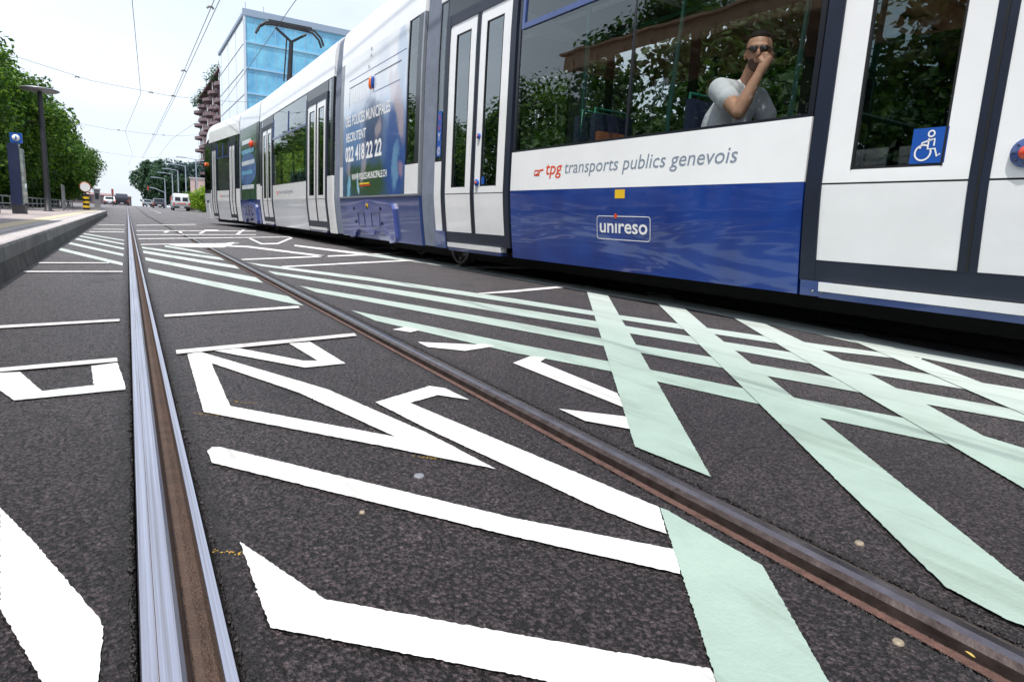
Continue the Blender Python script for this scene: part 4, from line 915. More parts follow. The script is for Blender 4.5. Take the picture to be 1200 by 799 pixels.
# the other track, under and behind the tram
tr = []
path = [(SA.w(-9, 1.2, 0)), SA.w(0, 1.2, 0), SB.w(0, 1.2, 0), SB.w(3.9, 1.2, 0), SC.w(4, 1.2, 0), SD.w(0, 1.2, 0), SE.w(0, 1.2, 0), SE.w(6, 1.2, 0), (3.55, 37, 0), (3.5, 45, 0), (3.5, 80, 0), (3.5, 130, 0), (3.5, 200, 0)]
for sgn, lb in ((-.5, 'near rail of the second track in the shadow under the tram'), (.5, 'far rail of the second track under the tram')):
    mb = MB(); vs = []
    for i, p in enumerate(path):
        a = Vector(path[max(i - 1, 0)]); b = Vector(path[min(i + 1, len(path) - 1)]); t = (b - a).normalized(); nn = Vector((t.y, -t.x, 0))
        c = Vector(p) + nn * sgn; c.z = .004 + gz(p[1])
        for q, dz in ((-.055, 0), (-.01, .003), (.03, .0), (.055, 0)): vs.append(c + nn * q + Vector((0, 0, dz)))
    mb.add(vs, [(4 * i + k, 4 * i + k + 1, 4 * i + 5 + k, 4 * i + 4 + k) for i in range(len(path) - 1) for k in range(3)])
    tag(mb.build('tram_rail', M['railside']), lb, 'rail')
# ------------------------------------------------------------------ passenger
def sph(mb, c, r, n=16, mi=0, rot=None):
    r = r if isinstance(r, (tuple, list)) else (r, r, r); vs = [];
    for i in range(1, n):
        a = math.pi * i / n
        for k in range(2 * n):
            b = math.pi * k / n; v = Vector((r[0] * math.sin(a) * math.cos(b), r[1] * math.sin(a) * math.sin(b), r[2] * math.cos(a)))
            if rot: v = rot @ v
            vs.append((c[0] + v.x, c[1] + v.y, c[2] + v.z))
    m = 2 * n; fs = [(i * m + k, (i + 1) * m + k, (i + 1) * m + (k + 1) % m, i * m + (k + 1) % m) for i in range(n - 2) for k in range(m)]
    t = Vector((0, 0, r[2])); 
    if rot: t = rot @ t
    vs += [(c[0] + t.x, c[1] + t.y, c[2] + t.z), (c[0] - t.x, c[1] - t.y, c[2] - t.z)]; T_, B_ = len(vs) - 2, len(vs) - 1
    fs += [(T_, k, (k + 1) % m) for k in range(m)] + [(B_, (n - 2) * m + (k + 1) % m, (n - 2) * m + k) for k in range(m)]
    mb.add(vs, fs, mi, True)
def limb(mb, pts, rs):
    for p, r in zip(pts, rs): sph(mb, p, r, 10)
    for (p, q, a, b) in zip(pts, pts[1:], rs, rs[1:]): mb.tube([p, Vector(p).lerp(Vector(q), .5), q], [a, (a + b) / 2, b], 16)
def remesh(o, vox, sm=4, it=1):
    m = o.modifiers.new('r', 'REMESH'); m.mode = 'VOXEL'; m.voxel_size = vox; m.use_smooth_shade = True
    s = o.modifiers.new('s', 'SMOOTH'); s.iterations = sm; s.factor = .5
    dg = bpy.context.evaluated_depsgraph_get(); dg.update(); me = D.meshes.new_from_object(o.evaluated_get(dg)); old = o.data; o.modifiers.clear(); o.data = me
    for p in me.polygons: p.use_smooth = True
    D.meshes.remove(old)
def W(s, d, z): return Vector(SA.w(s, d - .09, z))
PER = thing('person', SA.w(-2.2, .5, .97), 'man in white t-shirt and sunglasses resting his fist against his mouth behind the tram window', 'person')
hc = W(-2.50, .455, 1.845)
fx = Vector((-.78, -.62, -.03)).normalized()      # facing direction (towards the street, back along the tram)
fy = Vector((0, 0, 1)).cross(fx).normalized(); fz = fx.cross(fy)
HR = Matrix((fx, fy, fz)).transposed()
def hp(x, y, z): return hc + HR @ Vector((x, y, z))
bm_ = MB()
neck = W(-2.40, .49, 1.66); sR = W(-2.335, .29, 1.60); sL = W(-2.335, .70, 1.60)
limb(bm_, [W(-2.16, .5, 1.04), W(-2.17, .5, 1.2), W(-2.24, .5, 1.4), W(-2.33, .49, 1.54)], [.155, .14, .15, .13])
limb(bm_, [sR, W(-2.34, .49, 1.60), sL], [.072, .085, .072]); limb(bm_, [W(-2.35, .49, 1.60), neck, W(-2.46, .47, 1.76)], [.075, .062, .06])
eR = W(-2.575, .215, 1.41); wR = W(-2.645, .29, 1.655)
limb(bm_, [sR, sR.lerp(eR, .5), eR], [.066, .060, .047]); limb(bm_, [eR, eR.lerp(wR, .3), wR], [.047, .050, .032])
eL = W(-2.48, .80, 1.32); wL = W(-2.74, .66, 1.20)
limb(bm_, [sL, sL.lerp(eL, .5), eL], [.066, .058, .045]); limb(bm_, [eL, eL.lerp(wL, .3), wL], [.045, .046, .03])
limb(bm_, [wL, W(-2.80, .63, 1.18), W(-2.86, .61, 1.165)], [.03, .036, .028])
for dd in (.40, .61): limb(bm_, [W(-2.2, dd, 1.05), W(-2.45, dd, 1.07), W(-2.68, dd - .01, 1.06)], [.10, .088, .064]); limb(bm_, [W(-2.68, dd - .01, 1.06), W(-2.67, dd - .01, .85), W(-2.66, dd, .53)], [.062, .06, .036]); limb(bm_, [W(-2.65, dd, .49), W(-2.86, dd - .01, .485)], [.042, .034])
# head
sph(bm_, hc + HR @ Vector((-.012, 0, .035)), (.112, .088, .108), 20, 0, HR); sph(bm_, hc + HR @ Vector((.022, 0, -.035)), (.080, .068, .095), 18, 0, HR)
sph(bm_, hp(.075, 0, -.10), (.026, .034, .026), 10, 0, HR); sph(bm_, hp(.088, 0, .035), (.022, .062, .018), 12, 0, HR)
limb(bm_, [hp(.102, 0, .02), hp(.118, 0, -.012), hp(.130, 0, -.03)], [.009, .0125, .016]); sph(bm_, hp(.115, .012, -.035), .009, 8); sph(bm_, hp(.115, -.012, -.035), .009, 8)
sph(bm_, hp(.098, 0, -.060), (.011, .028, .008), 10, 0, HR); sph(bm_, hp(.096, 0, -.072), (.011, .024, .008), 10, 0, HR)
for k in (-1, 1): sph(bm_, hp(-.01, k * .090, -.005), (.022, .010, .034), 10, 0, HR); sph(bm_, hp(.07, k * .038, -.022), (.022, .022, .02), 10, 0, HR)
# right hand: palm, four curled fingers resting on the mouth, thumb under the chin
pc = W(-2.665, .325, 1.735)
mouth = hp(.118, 0, -.062)
ax = (mouth - pc); up = (pc - wR).normalized(); side = up.cross(Vector((mouth - pc))).normalized(); inn = side.cross(up).normalized()
if inn.dot(mouth - pc) < 0: inn = -inn
limb(bm_, [wR, wR.lerp(pc, .6), pc + up * .02], [.031, .036, .034])
for k, ln in enumerate((.92, 1.0, .96, .8)):
    o_ = side * (.030 - .0205 * k); b0 = pc + up * .022 + o_; k1 = b0 + (up * .028 - inn * .004) * ln; k2 = k1 + (inn * .038 + up * .004) * ln; k3 = k2 + (inn * .006 - up * .026) * ln; k4 = k3 + (-inn * .014 - up * .012) * ln
    limb(bm_, [b0, k1, k2, k3, k4], [.0125, .0125, .0115, .0105, .009])
limb(bm_, [pc - up * .01 + side * .028, pc + side * .042 + inn * .02 + up * .005, pc + side * .03 + inn * .045 + up * .018, pc + side * .012 + inn * .055 + up * .024], [.015, .0135, .012, .0105])
# left hand fingers on the thigh
for k in range(4):
    b0 = W(-2.85, .58 + .022 * k, 1.165); limb(bm_, [b0, W(-2.89, .575 + .023 * k, 1.155), W(-2.925, .572 + .024 * k, 1.135)], [.011, .010, .009])
limb(bm_, [W(-2.78, .595, 1.18), W(-2.815, .565, 1.17), W(-2.85, .55, 1.155)], [.013, .012, .010])
bo = bm_.build('body', M['skin'], PER); remesh(bo, .0058, 3)
# short white t-shirt
ts = MB()
limb(ts, [W(-2.16, .5, 1.02), W(-2.165, .5, 1.2), W(-2.235, .5, 1.4), W(-2.325, .49, 1.54)], [.172, .162, .170, .146])
limb(ts, [sR, W(-2.335, .49, 1.595), sL], [.086, .098, .086]); limb(ts, [W(-2.35, .49, 1.60), W(-2.375, .49, 1.635)], [.09, .076])
limb(ts, [sR, sR.lerp(eR, .42)], [.086, .080]); limb(ts, [sL, sL.lerp(eL, .42)], [.086, .080])
sh_ = ts.build('tshirt', M['shirt'], PER); remesh(sh_, .008, 4)
# jeans and shoes
tj = MB(); limb(tj, [W(-2.15, .5, 1.0), W(-2.18, .5, 1.06)], [.165, .165])
for dd in (.40, .61): limb(tj, [W(-2.2, dd, 1.05), W(-2.45, dd, 1.07), W(-2.68, dd - .01, 1.06)], [.115, .102, .08]); limb(tj, [W(-2.68, dd - .01, 1.06), W(-2.67, dd - .01, .85), W(-2.66, dd, .58)], [.078, .074, .062])
jo = tj.build('jeans', M['trouser'], PER); remesh(jo, .010, 3)
for dd in (.40, .61):
    sj = MB(); limb(sj, [W(-2.64, dd, .505), W(-2.78, dd, .495), W(-2.89, dd - .01, .49)], [.054, .046, .040]); s_ = sj.build('shoe', M['black'], PER); remesh(s_, .009, 3)
hm = MB(); sph(hm, hc + HR @ Vector((-.030, 0, .050)), (.104, .092, .100), 22, 0, HR); sph(hm, hc + HR @ Vector((-.05, 0, -.0)), (.085, .090, .095), 16, 0, HR)
sph(hm, hc + HR @ Vector((.030, 0, .112)), (.055, .066, .036), 14, 0, HR)
ho = hm.build('hair', M['hair'], PER); remesh(ho, .007, 1)
st_ = MB(); sph(st_, hc + HR @ Vector((.026, 0, -.062)), (.078, .0665, .066), 18, 0, HR); sph(st_, hp(.077, 0, -.10), (.0265, .0345, .0265), 10, 0, HR)
bo2 = st_.build('stubble', M['stubble'], PER); remesh(bo2, .006, 2)
sg = MB()
for k in (-1, 1): sph(sg, hp(.103, k * .034, .012), (.012, .032, .022), 14, 0, HR)
sg.tube([hp(.116, -.012, .018), hp(.120, 0, .02), hp(.116, .012, .018)], .004, 6)
for k in (-1, 1): sg.tube([hp(.098, k * .064, .02), hp(.05, k * .088, .016), hp(-.01, k * .096, .012)], .004, 6)
sg.build('sunglasses', pm('sunglass_lens', (.006, .006, .008), .08, coat=1), PER)
seat(SA, -2.2, .5, -1)

# ------------------------------------------------------------------ trees and shrubs
def leaves(mb, cl, nl, ls, rr, flat=.0):
    for (c, r) in cl:
        for _ in range(nl):
            u = Vector((rr.gauss(0, 1), rr.gauss(0, 1), rr.gauss(0, 1))).normalized(); p = Vector(c) + u * r * rr.uniform(.45, 1.05)
            nrm = (u + Vector((rr.gauss(0, .6), rr.gauss(0, .6), rr.gauss(0, .6) + .5))).normalized(); a = nrm.cross(Vector((rr.gauss(0, 1), rr.gauss(0, 1), rr.gauss(0, 1)))).normalized(); b = nrm.cross(a)
            s = ls * rr.uniform(.6, 1.35); e = s * rr.uniform(.45, .7)
            mb.add([p - a * s, p - b * e - nrm * s * .12, p + a * s, p + b * e - nrm * s * .12], [(0, 1, 2, 3)])
def crown_clumps(rr, h, z0, rad, n, csz, top=.5):
    out = []
    while len(out) < n:
        u = Vector((rr.uniform(-1, 1), rr.uniform(-1, 1), rr.uniform(-1, 1))); l = u.length
        if l > 1 or l < .35: continue
        zc = (z0 + h) / 2; hz = (h - z0) / 2
        wob = 1 + .22 * math.sin(3 * math.atan2(u.y, u.x) + 1.7 * u.z + n)
        taper = 1 - .30 * max(0, u.z) ** 2
        out.append(((u.x * rad * wob * taper, u.y * rad * wob * taper, zc + u.z * hz * .95), csz * rr.uniform(.65, 1.3)))
    return out
def tree(name, org, h, z0, rad, n, nl, ls, csz, mat, label, group, seed, trunk=.16, cat='tree'):
    rr = random.Random(seed); t = thing(name, org, label, cat, group); O = Vector(org)
    cl = crown_clumps(rr, h, z0, rad, n, csz)
    tb = MB(); tb.tube([O + Vector((0, 0, -.1)), O + Vector((.05, .02, z0 * .6)), O + Vector((-.05, .08, z0 + (h - z0) * .35)), O + Vector((.04, 0, h * .82))], [trunk, trunk * .75, trunk * .5, trunk * .12], 10)
    for (c, r) in cl[::max(1, n // 9)]:
        e = O + Vector(c); s = O + Vector((0, 0, max(z0 * .7, min(c[2] - .4, z0 + (h - z0) * .4)))); m = s.lerp(e, .5) + Vector((0, 0, -.15)); tb.tube([s, m, e], [trunk * .4, trunk * .25, trunk * .06], 6)
    tb.build('trunk', M['bark'], t)
    lb = MB(); leaves(lb, [((c[0] + O.x, c[1] + O.y, c[2] + O.z), r) for c, r in cl], nl, ls, rr); lb.build('crown', M[mat], t, fixn=False)
    return t
G1 = 'trees in a row behind the tram stop platform'
base = [tree('street_tree', (-5.7, 33, 0), 6.7, .9, 3.0, 170, 230, .085, .78, 'leafA', 'green leafy tree directly behind the lamp post with the flat disc head', G1, 1),
        tree('street_tree', (-5.7, 39.5, 0), 7.5, .9, 3.0, 150, 150, .12, .85, 'leafA', 'green leafy tree in the row beyond the lamp post, its crown hanging over the platform', G1, 2),
        tree('street_tree', (-5.8, 26.5, 0), 5.5, .9, 2.8, 150, 230, .085, .75, 'leafA', 'tall green tree above the information pillar at the left edge, sky showing through its top', G1, 3)]
for i, (x, y, s, lb) in enumerate([(-5.6, 46, 1.06, 'middle tree of the receding green row left of the street'), (-5.4, 53, 1.0, 'green tree behind the round striped signpost'), (-5.3, 61, 1.0, 'last but two of the green trees receding on the left'), (-5.2, 69, .95, 'last but one of the green trees receding on the left'), (-5.0, 78, .92, 'farthest green tree of the left row, next to the open sky'),
        (-7.8, 19.5, 1.05, 'green tree outside the left edge, mirrored in the tram doors'), (-7.5, 13, 1.1, 'green tree beside the shelter, mirrored in the long tram window'), (-8, 6, 1.1, 'green tree behind the shelter canopy'), (-8, -1, 1.1, 'green tree nearest the camera on the left')]):
    copy_tree(base[i % 3], (x, y, gz(y)), rz=i * 1.9 + .7, label=lb, sc=s)
# dense dark undergrowth below the row
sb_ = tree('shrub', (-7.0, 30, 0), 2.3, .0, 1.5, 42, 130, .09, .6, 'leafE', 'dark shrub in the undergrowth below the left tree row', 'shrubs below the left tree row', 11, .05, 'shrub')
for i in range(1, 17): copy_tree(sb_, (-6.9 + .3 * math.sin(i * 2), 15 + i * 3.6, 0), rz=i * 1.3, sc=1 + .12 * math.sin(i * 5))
# far wood in front of the crest, its blue haze put into the leaf colours
G2 = 'distant trees on the right of the street'
f1 = tree('distant_tree', (4.4, 165, .5), 10.2, .4, 2.9, 80, 60, .30, 1.0, 'leafB', 'dark rounded tree at the left end of the distant wood', G2, 21)
f2 = tree('distant_tree', (9.5, 168, .5), 11.0, 1.0, 3.5, 80, 60, .32, 1.2, 'leafD', 'bluish hazy tree in the middle of the distant wood', G2, 22)
for i, (src, x, y, s, lb) in enumerate([(f1, 7.2, 172, 1.08, 'second dark tree from the left in the distant wood'), (f2, 12.8, 176, 1.03, 'hazy bluish tree behind the distant street lamps'), (f2, 16.0, 182, 1.08, 'hazy bluish tree beside the balcony tower'), (f1, 10.5, 158, .72, 'low dark tree above the parked van'), (f1, 5.9, 150, .8, 'dark tree behind the two far cars'), (f2, 8.0, 205, 1.15, 'palest tree at the back of the distant wood')]):
    copy_tree(src, (x, y, .5), rz=i * 2.1, label=lb, sc=s)
bush = tree('bush', (7.3, 84, .42), 2.1, 0, 1.3, 34, 80, .10, .5, 'leafC', 'bright lime green bush between the van and the tail of the tram', 'lime green bushes along the kerb', 31, .04, 'bush')
copy_tree(bush, (8.6, 87, .42), rz=1, label='taller lime green bush partly hidden by the tram tail', sc=1.35)
dkb = tree('bush', (6.9, 92, .45), 2.4, 0, 1.1, 30, 70, .10, .5, 'leafA', 'dark green bush just right of the van', None, 32, .04, 'bush')
# greenery on the far side, seen through the tram windows
r1 = tree('garden_tree', (15.5, 62, 0), 7.6, .4, 3.4, 90, 110, .15, .9, 'leafC', 'light green tree behind the tram, seen through its windows', 'trees on the far side of the tram', 41)
r2 = tree('garden_tree', (15.5, 30, 0), 8.2, .4, 3.4, 90, 110, .15, .9, 'leafE', 'darker green tree behind the tram, seen through its windows', 'trees on the far side of the tram', 42)
for i, (x, y, s) in enumerate([(15.5, 6, 1), (16, 14, 1.05), (15.5, 22, 1), (15.6, -2, 1), (16, 38, .95), (15.5, 46, 1.1), (15.2, 54, 1.2), (15.6, 70, 1.3), (15.6, 78, 1.35)]): copy_tree(r2 if i < 5 else r1, (x, y, 0), rz=i * 1.4, sc=s)
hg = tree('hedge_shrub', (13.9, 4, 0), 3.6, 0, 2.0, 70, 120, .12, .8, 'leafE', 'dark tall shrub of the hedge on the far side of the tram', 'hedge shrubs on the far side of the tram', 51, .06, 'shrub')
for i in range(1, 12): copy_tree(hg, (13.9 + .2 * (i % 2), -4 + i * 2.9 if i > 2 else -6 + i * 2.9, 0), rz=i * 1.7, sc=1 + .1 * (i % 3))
for o in [x for x in D.objects if x.get('group') == 'trees on the far side of the tram']: o['label'] = 'light green tree on the far side, seen through the tram windows' if any('leaves_lime' in (m.name) for c in o.children if c.type == 'MESH' for m in c.data.materials) else 'darker green tree on the far side, seen through the tram windows'

# ------------------------------------------------------------------ platform furniture
PZ = .257
t = thing('street_lamp', (-2.2, 25.8, PZ), 'dark tapered platform lamp post with a flat round disc head', 'street lamp')
b = MB(); b.lathe((-2.2, 25.8, PZ), [(.14, 0), (.14, .03), (.10, .05), (.085, .6), (.065, 3.6), (.05, 3.72)], 14); b.build('pole', M['darksteel'], t)
b = MB(); b.lathe((-2.2, 25.8, PZ), [(0, 3.66), (.46, 3.68), (.52, 3.71), (.52, 3.735), (.40, 3.77), (.05, 3.8), (0, 3.8)], 32); b.build('lamp_disc', M['steel'], t)
t = thing('information_pillar', (-2.1, 18.6, PZ), 'dark blue information pillar with round i sign on top', 'information pillar')
b = MB(); b.box((-2.12, 18.6, PZ + .1), .24, .40, .2); b.build('plinth', M['darksteel'], t)
b = MB(); b.box((-2.14, 18.6, PZ + .87), .20, .38, 1.34); pb = b.build('casing', pm('pillar_blue', (.012, .022, .07), .35, noise=.2, coat=.4), t)
b = MB(); b.box((-2.005, 18.6, PZ + .84), .06, .34, 1.2); b.build('glass_case', pm('map_case', (.34, .38, .36), .2, c2=(.12, .16, .15), scale=7, coat=1), t)
b = MB(); b.box((-2.08, 18.58, PZ + 1.67), .22, .09, .22); sg_ = b.build('sign_box', M['stickblue'], t)
b = MB(); b.lathe((-2.08, 18.530, PZ + 1.67), [(0, 0), (.072, 0), (.072, .004), (0, .004)], 24, axis='y'); b.build('sign_disc', M['stickwhite'], sg_)
b = MB(); b.box((-2.08, 18.522, PZ + 1.655), .026, .006, .06); b.build('sign_letter', M['stickblue'], sg_); b = MB(); b.box((-2.08, 18.522, PZ + 1.705), .026, .006, .022); b.build('sign_letter_dot', M['stickblue'], sg_)
def railing(x, y0, y1, h, label, x1=None, bars=0):
    x1 = x if x1 is None else x1
    t = thing('railing', (x, (y0 + y1) / 2, PZ), label, 'railing'); b = MB(); n = max(1, round(math.dist((x, y0), (x1, y1)) / 1.6))
    P = lambda k: (x + (x1 - x) * k / n, y0 + (y1 - y0) * k / n)
    for k in range(n + 1): q = P(k); b = MB(); b.tube([(q[0], q[1], PZ), (q[0], q[1], PZ + h)], .028, 8); b.build('post', M['steel'], t)
    b = MB()
    for z in (h, h * .42): b.tube([(x, y0, PZ + z), (x1, y1, PZ + z)], .024, 8)
    if bars:
        m = int(math.dist((x, y0), (x1, y1)) / bars)
        for k in range(m): u = (k + .5) / m; b.tube([(x + (x1 - x) * u, y0 + (y1 - y0) * u, PZ + .1), (x + (x1 - x) * u, y0 + (y1 - y0) * u, PZ + h)], .008, 5)
    b.build('rail_bar', M['steel'], t); return t
railing(-2.42, 10.0, 18.0, 1.05, 'steel tube railing at the left edge before the information pillar', bars=.14)
railing(-2.10, 30.0, 33.2, .95, 'small steel hoop railing between the lamp post and the round sign', x1=-2.25)
railing(-3.6, 19.5, 60, .42, 'low dark rail along the back of the platform')
railing(-4.6, -2, 12, 1.1, 'steel railing with bars behind the shelter, mirrored in the tram door', bars=.13)
t = thing('signpost', (-1.72, 38.0, PZ), 'short black and yellow striped post carrying a round white disc sign', 'signpost')
b = MB(); 
for k in range(7): b.lathe((-1.72, 38, PZ + k * .105), [(.14, 0), (.14, .1045)], 16, mi=k % 2)
b.lathe((-1.72, 38, PZ + .735), [(.14, 0), (.06, .03), (.03, .05), (.03, .35)], 12, mi=0); b.build('striped_post', [M['black'], M['yellow']], t)
b = MB(); b.lathe((-1.72, 37.93, PZ + 1.08), [(0, 0), (.205, 0)], 28, mi=1, axis='y'); b.lathe((-1.72, 37.935, PZ + 1.08), [(0, 0), (.25, 0), (.25, .02), (0, .02)], 28, mi=0, axis='y'); b.build('disc_sign', [M['ring'], M['stickwhite']], t)
t = thing('ticket_machine', (-1.3, 39.3, PZ), 'narrow grey box on a post at the far end of the platform', 'cabinet')
b = MB(); b.box((-1.3, 39.3, PZ + .5), .26, .3, 1.0); b.box((-1.3, 39.3, PZ + 1.03), .32, .36, .06); b.build('casing', M['steel'], t); b = MB(); b.box((-1.3, 39.145, PZ + .7), .16, .01, .3); b.build('screen', M['tdark'], t)
# shelter outside the frame on the left, mirrored in the tram windows
t = thing('tram_shelter', (-3.6, 8, PZ), 'timber canopied tram shelter, mirrored in the tram windows', 'shelter')
b = MB()
for y in (3.4, 6.3, 9.2, 12.1): b.lathe((-3.7, y, PZ), [(.09, 0), (.07, 3.6), (.12, 3.9)], 12)
b.build('column', M['darksteel'], t); b = MB()
for y in [3 + .75 * k for k in range(13)]: b.box((-3.5, y, 4.22), 2.5, .09, .2)
b.box((-2.35, 7.5, 4.3), .12, 9.6, .34); b.box((-4.7, 7.5, 4.3), .12, 9.6, .3); b.build('beam', M['tan'], t)
b = MB(); b.box((-3.5, 7.5, 4.5), 2.6, 9.8, .05); b.build('roof', M['tan'], t)
b = MB(); b.box((-4.5, 7.5, PZ + 1.2), .04, 8.5, 1.6); b.build('back_panel', M['glassd'], t); b = MB(); b.box((-4.2, 7.5, PZ + .45), .4, 4, .05); b.box((-4.2, 6, PZ + .22), .3, .06, .44); b.box((-4.2, 9, PZ + .22), .3, .06, .44); b.build('bench', M['tan'], t)

# ------------------------------------------------------------------ overhead wires
def wire(pts, r, label, sag=0, name='overhead_wire', clips=()):
    b = MB(); out = []
    for p, q in zip(pts, pts[1:]):
        for k in range(8): u = k / 8; v = Vector(p).lerp(Vector(q), u); v.z -= sag * 4 * u * (1 - u); out.append(v)
    out.append(Vector(pts[-1])); b.tube(out, r, 5)
    for c in clips: b.tube([(c[0] - .09, c[1], c[2]), (c[0] - .05, c[1], c[2] + .05), (c[0] + .05, c[1], c[2] + .05), (c[0] + .09, c[1], c[2])], .035, 5)
    tag(b.build(name, M['wire']), label, 'wire')
wire([(.15, -10, 6.42), (.36, 22, 6.42), (.88, 41, 6.42), (.12, 62, 6.42), (.8, 92, 6.6), (.3, 125, 6.8)], .010, 'single contact wire zigzagging above the left track')
for dx, lb in ((0, 'left strand of the twin feeder wires above the street'), (.13, 'right strand of the twin feeder wires above the street')):
    wire([(2.38 + dx, -10, 6.5), (2.40 + dx, 20, 6.45), (2.36 + dx * .8, 40, 6.4), (2.2 + dx, 66, 6.6), (1.9 + dx, 100, 6.8)], .011, lb, clips=[(2.40, 22.5, 6.47), (2.38, 33, 6.44)] if dx == 0 else ())
wire([(4.3, -10, 6.42), (4.3, 20, 6.42), (4.85, 41, 6.42), (3.6, 66, 6.5), (3.5, 100, 6.7)], .011, 'contact wire above the tram passing in front of the glass tower')
wire([(-9, 41, 8.4), (-1.3, 41, 6.75), (2.4, 41, 6.5), (5.1, 41, 6.62), (12, 41, 7.4)], .010, 'nearest span wire crossing the sky from the upper left', clips=[(-1.9, 41, 6.8), (1.35, 41, 6.52), (2.4, 41, 6.5)])
wire([(-9, 66, 7.6), (-.9, 66, 6.8), (2.25, 66, 6.75), (3.9, 66, 6.8), (12, 66, 8.2)], .011, 'second span wire crossing above the street', clips=[(-.35, 66, 6.78), (2.2, 66, 6.72), (3.0, 66, 6.74)])
wire([(-9, 100, 7.6), (.6, 100, 6.9), (2.2, 100, 6.85), (13, 100, 8)], .012, 'thin third span wire low over the far street')
for (x, y, h, lb) in ((-9, 41, 8.6, 'catenary mast hidden in the left trees'), (12.3, 41, 8.6, 'catenary mast behind the tram'), (-9, 66, 8, 'second catenary mast in the left trees'), (12.3, 66, 8.4, 'second catenary mast behind the tram')):
    b = MB(); b.lathe((x, y, 0), [(.16, 0), (.12, .2), (.08, h)], 10); b.lathe((x, y, h), [(.10, -.3), (.10, -.2), (.08, 0)], 10); tag(b.build('catenary_mast', M['steel']), lb, 'mast')

# ------------------------------------------------------------------ buildings
M['curtain'] = pm('curtain_glass_cyan', (.20, .60, .82), .12, c2=(.08, .34, .60), scale=.35, coat=1)
M['curtainw'] = pm('curtain_glass_sky', (.66, .74, .86), .12, noise=.12, scale=.08, coat=1)  # white sky reflection put into the side glass colour
M['mull'] = pm('mullion', (.30, .52, .70), .4); M['mullw'] = pm('mullion_pale', (.60, .66, .76), .4)
BX, BY, BF, BH = 15.75, 106, 136, 28.4
t = thing('glass_office_block', (BX, BY, 0), 'cyan glass office block with pale glazed side rising behind the tram', 'building')
b = MB(); b.box((BX + 10.1, (BY + BF) / 2 + .8, BH / 2), 19.7, BF - BY - 1.9, BH - .2); b.build('core_wall', M['tdark'], t)
nb = 8; fh = BH / nb
for k in range(nb):
    z0, z1 = k * fh + .12, (k + 1) * fh - .12
    b = MB(); b.add([(BX, BY, z0), (BX + 20, BY + .6, z0), (BX + 20, BY + .6, z1), (BX, BY, z1)], [(0, 1, 2, 3)]); b.build('window_band', M['curtain'], t)
    b = MB(); b.add([(BX, BY, z0), (BX, BF, z0), (BX, BF, z1), (BX, BY, z1)], [(0, 1, 2, 3)]); b.build('side_window_band', M['curtainw'], t)
b = MB()
for k in range(nb + 1): b.box((BX + 10, BY + .3, k * fh), 20, .30, .24, .03)
for k in range(15): b.box((BX + .02 + k * 1.43, BY + .02 + .043 * k, BH / 2), .09, .12, BH)
b.build('mullion', M['mull'], t); b = MB()
for k in range(nb + 1): b.box((BX - .02, (BY + BF) / 2, k * fh), .06, BF - BY, .09)
for k in range(3): b.box((BX - .02, BY + 9 + k * 9, BH / 2), .04, .04, BH)
b.box((BX - .03, BY - .03, BH / 2), .3, .3, BH); b.build('side_mullion', M['mullw'], t)
b = MB(); b.box((BX + 10, BY + .32, BH + .45), 20.5, .5, .9, .03); b.box((BX - .05, (BY + BF) / 2, BH + .3), .3, BF - BY, .5); b.box((BX + 10, (BY + BF) / 2, BH + .2), 19, BF - BY - 1, .3)
for q in ((BX + 3, BY + 2), (BX + 17, BY + 1), (BX + .4, BY + 1.5)): b.tube([(q[0], q[1], BH + .3), (q[0], q[1], BH + 2.2)], .05, 5)
b.build('roof', pm('parapet', (.30, .38, .50), .6), t)
# tower of round balconies
M['tower'] = pm('tower_wall', (.16, .09, .10), .8, noise=.3, scale=.8); M['balc'] = pm('balcony_concrete', (.24, .17, .19), .8, noise=.35, scale=1.5)
TX, TY = 17.0, 138.5
t = thing('balcony_tower', (TX, TY, 0), 'brown residential tower with stacked rounded balconies and planted roof', 'building')
b = MB(); b.box((TX + 6, TY + 26, 13.2), 12, 52, 26.4); b.box((TX + 6, TY + .0, 13.6), 10, .4, 27); b.build('wall', M['tower'], t)
for j in range(5):
    for k in range(8):
        z = 2.6 + k * 3.05; cy = TY + 3 + j * 11.0; b = MB()
        prof = [(1.95, 0), (2.1, .02), (2.1, .62), (1.98, .62), (1.95, .2), (0, .2)]
        nn_ = 14; vs = [(TX + .3 + (-1 if True else 1) * r * math.sin(math.pi * i / nn_) * .95, cy - r * 1.55 * math.cos(math.pi * i / nn_), z + h) for r, h in [(0, 0)] + prof for i in range(nn_ + 1)]
        m_ = nn_ + 1; b.add(vs, [(a * m_ + i, a * m_ + i + 1, (a + 1) * m_ + i + 1, (a + 1) * m_ + i) for a in range(len(prof)) for i in range(nn_)], 0, False); bo_ = b.build('balcony', M['balc'], t)
        b = MB(); b.box((TX - .05, cy, z + 1.7), .1, 3.4, 2.0); b.build('balcony_door', M['tdark'], bo_)
        if (j * 7 + k * 3) % 4 < 2:
            b = MB(); b.box((TX - .9, cy - 1.2, z + 1.6), .08, .7, 1.4); b.build('awning', M['stickwhite'], bo_)
rr = random.Random(5); b = MB(); leaves(b, [((TX - .9 + rr.uniform(-.6, 1), TY + rr.uniform(-1, 50), 26.9 + rr.uniform(-.5, .9)), rr.uniform(.8, 1.5)) for _ in range(34)], 40, .22, rr); b.build('roof_plants', M['leafB'], t)
b = MB(); b.box((TX + 5.5, TY + 22, 26.6), 13.5, 45, .35); b.build('roof', M['tower'], t)
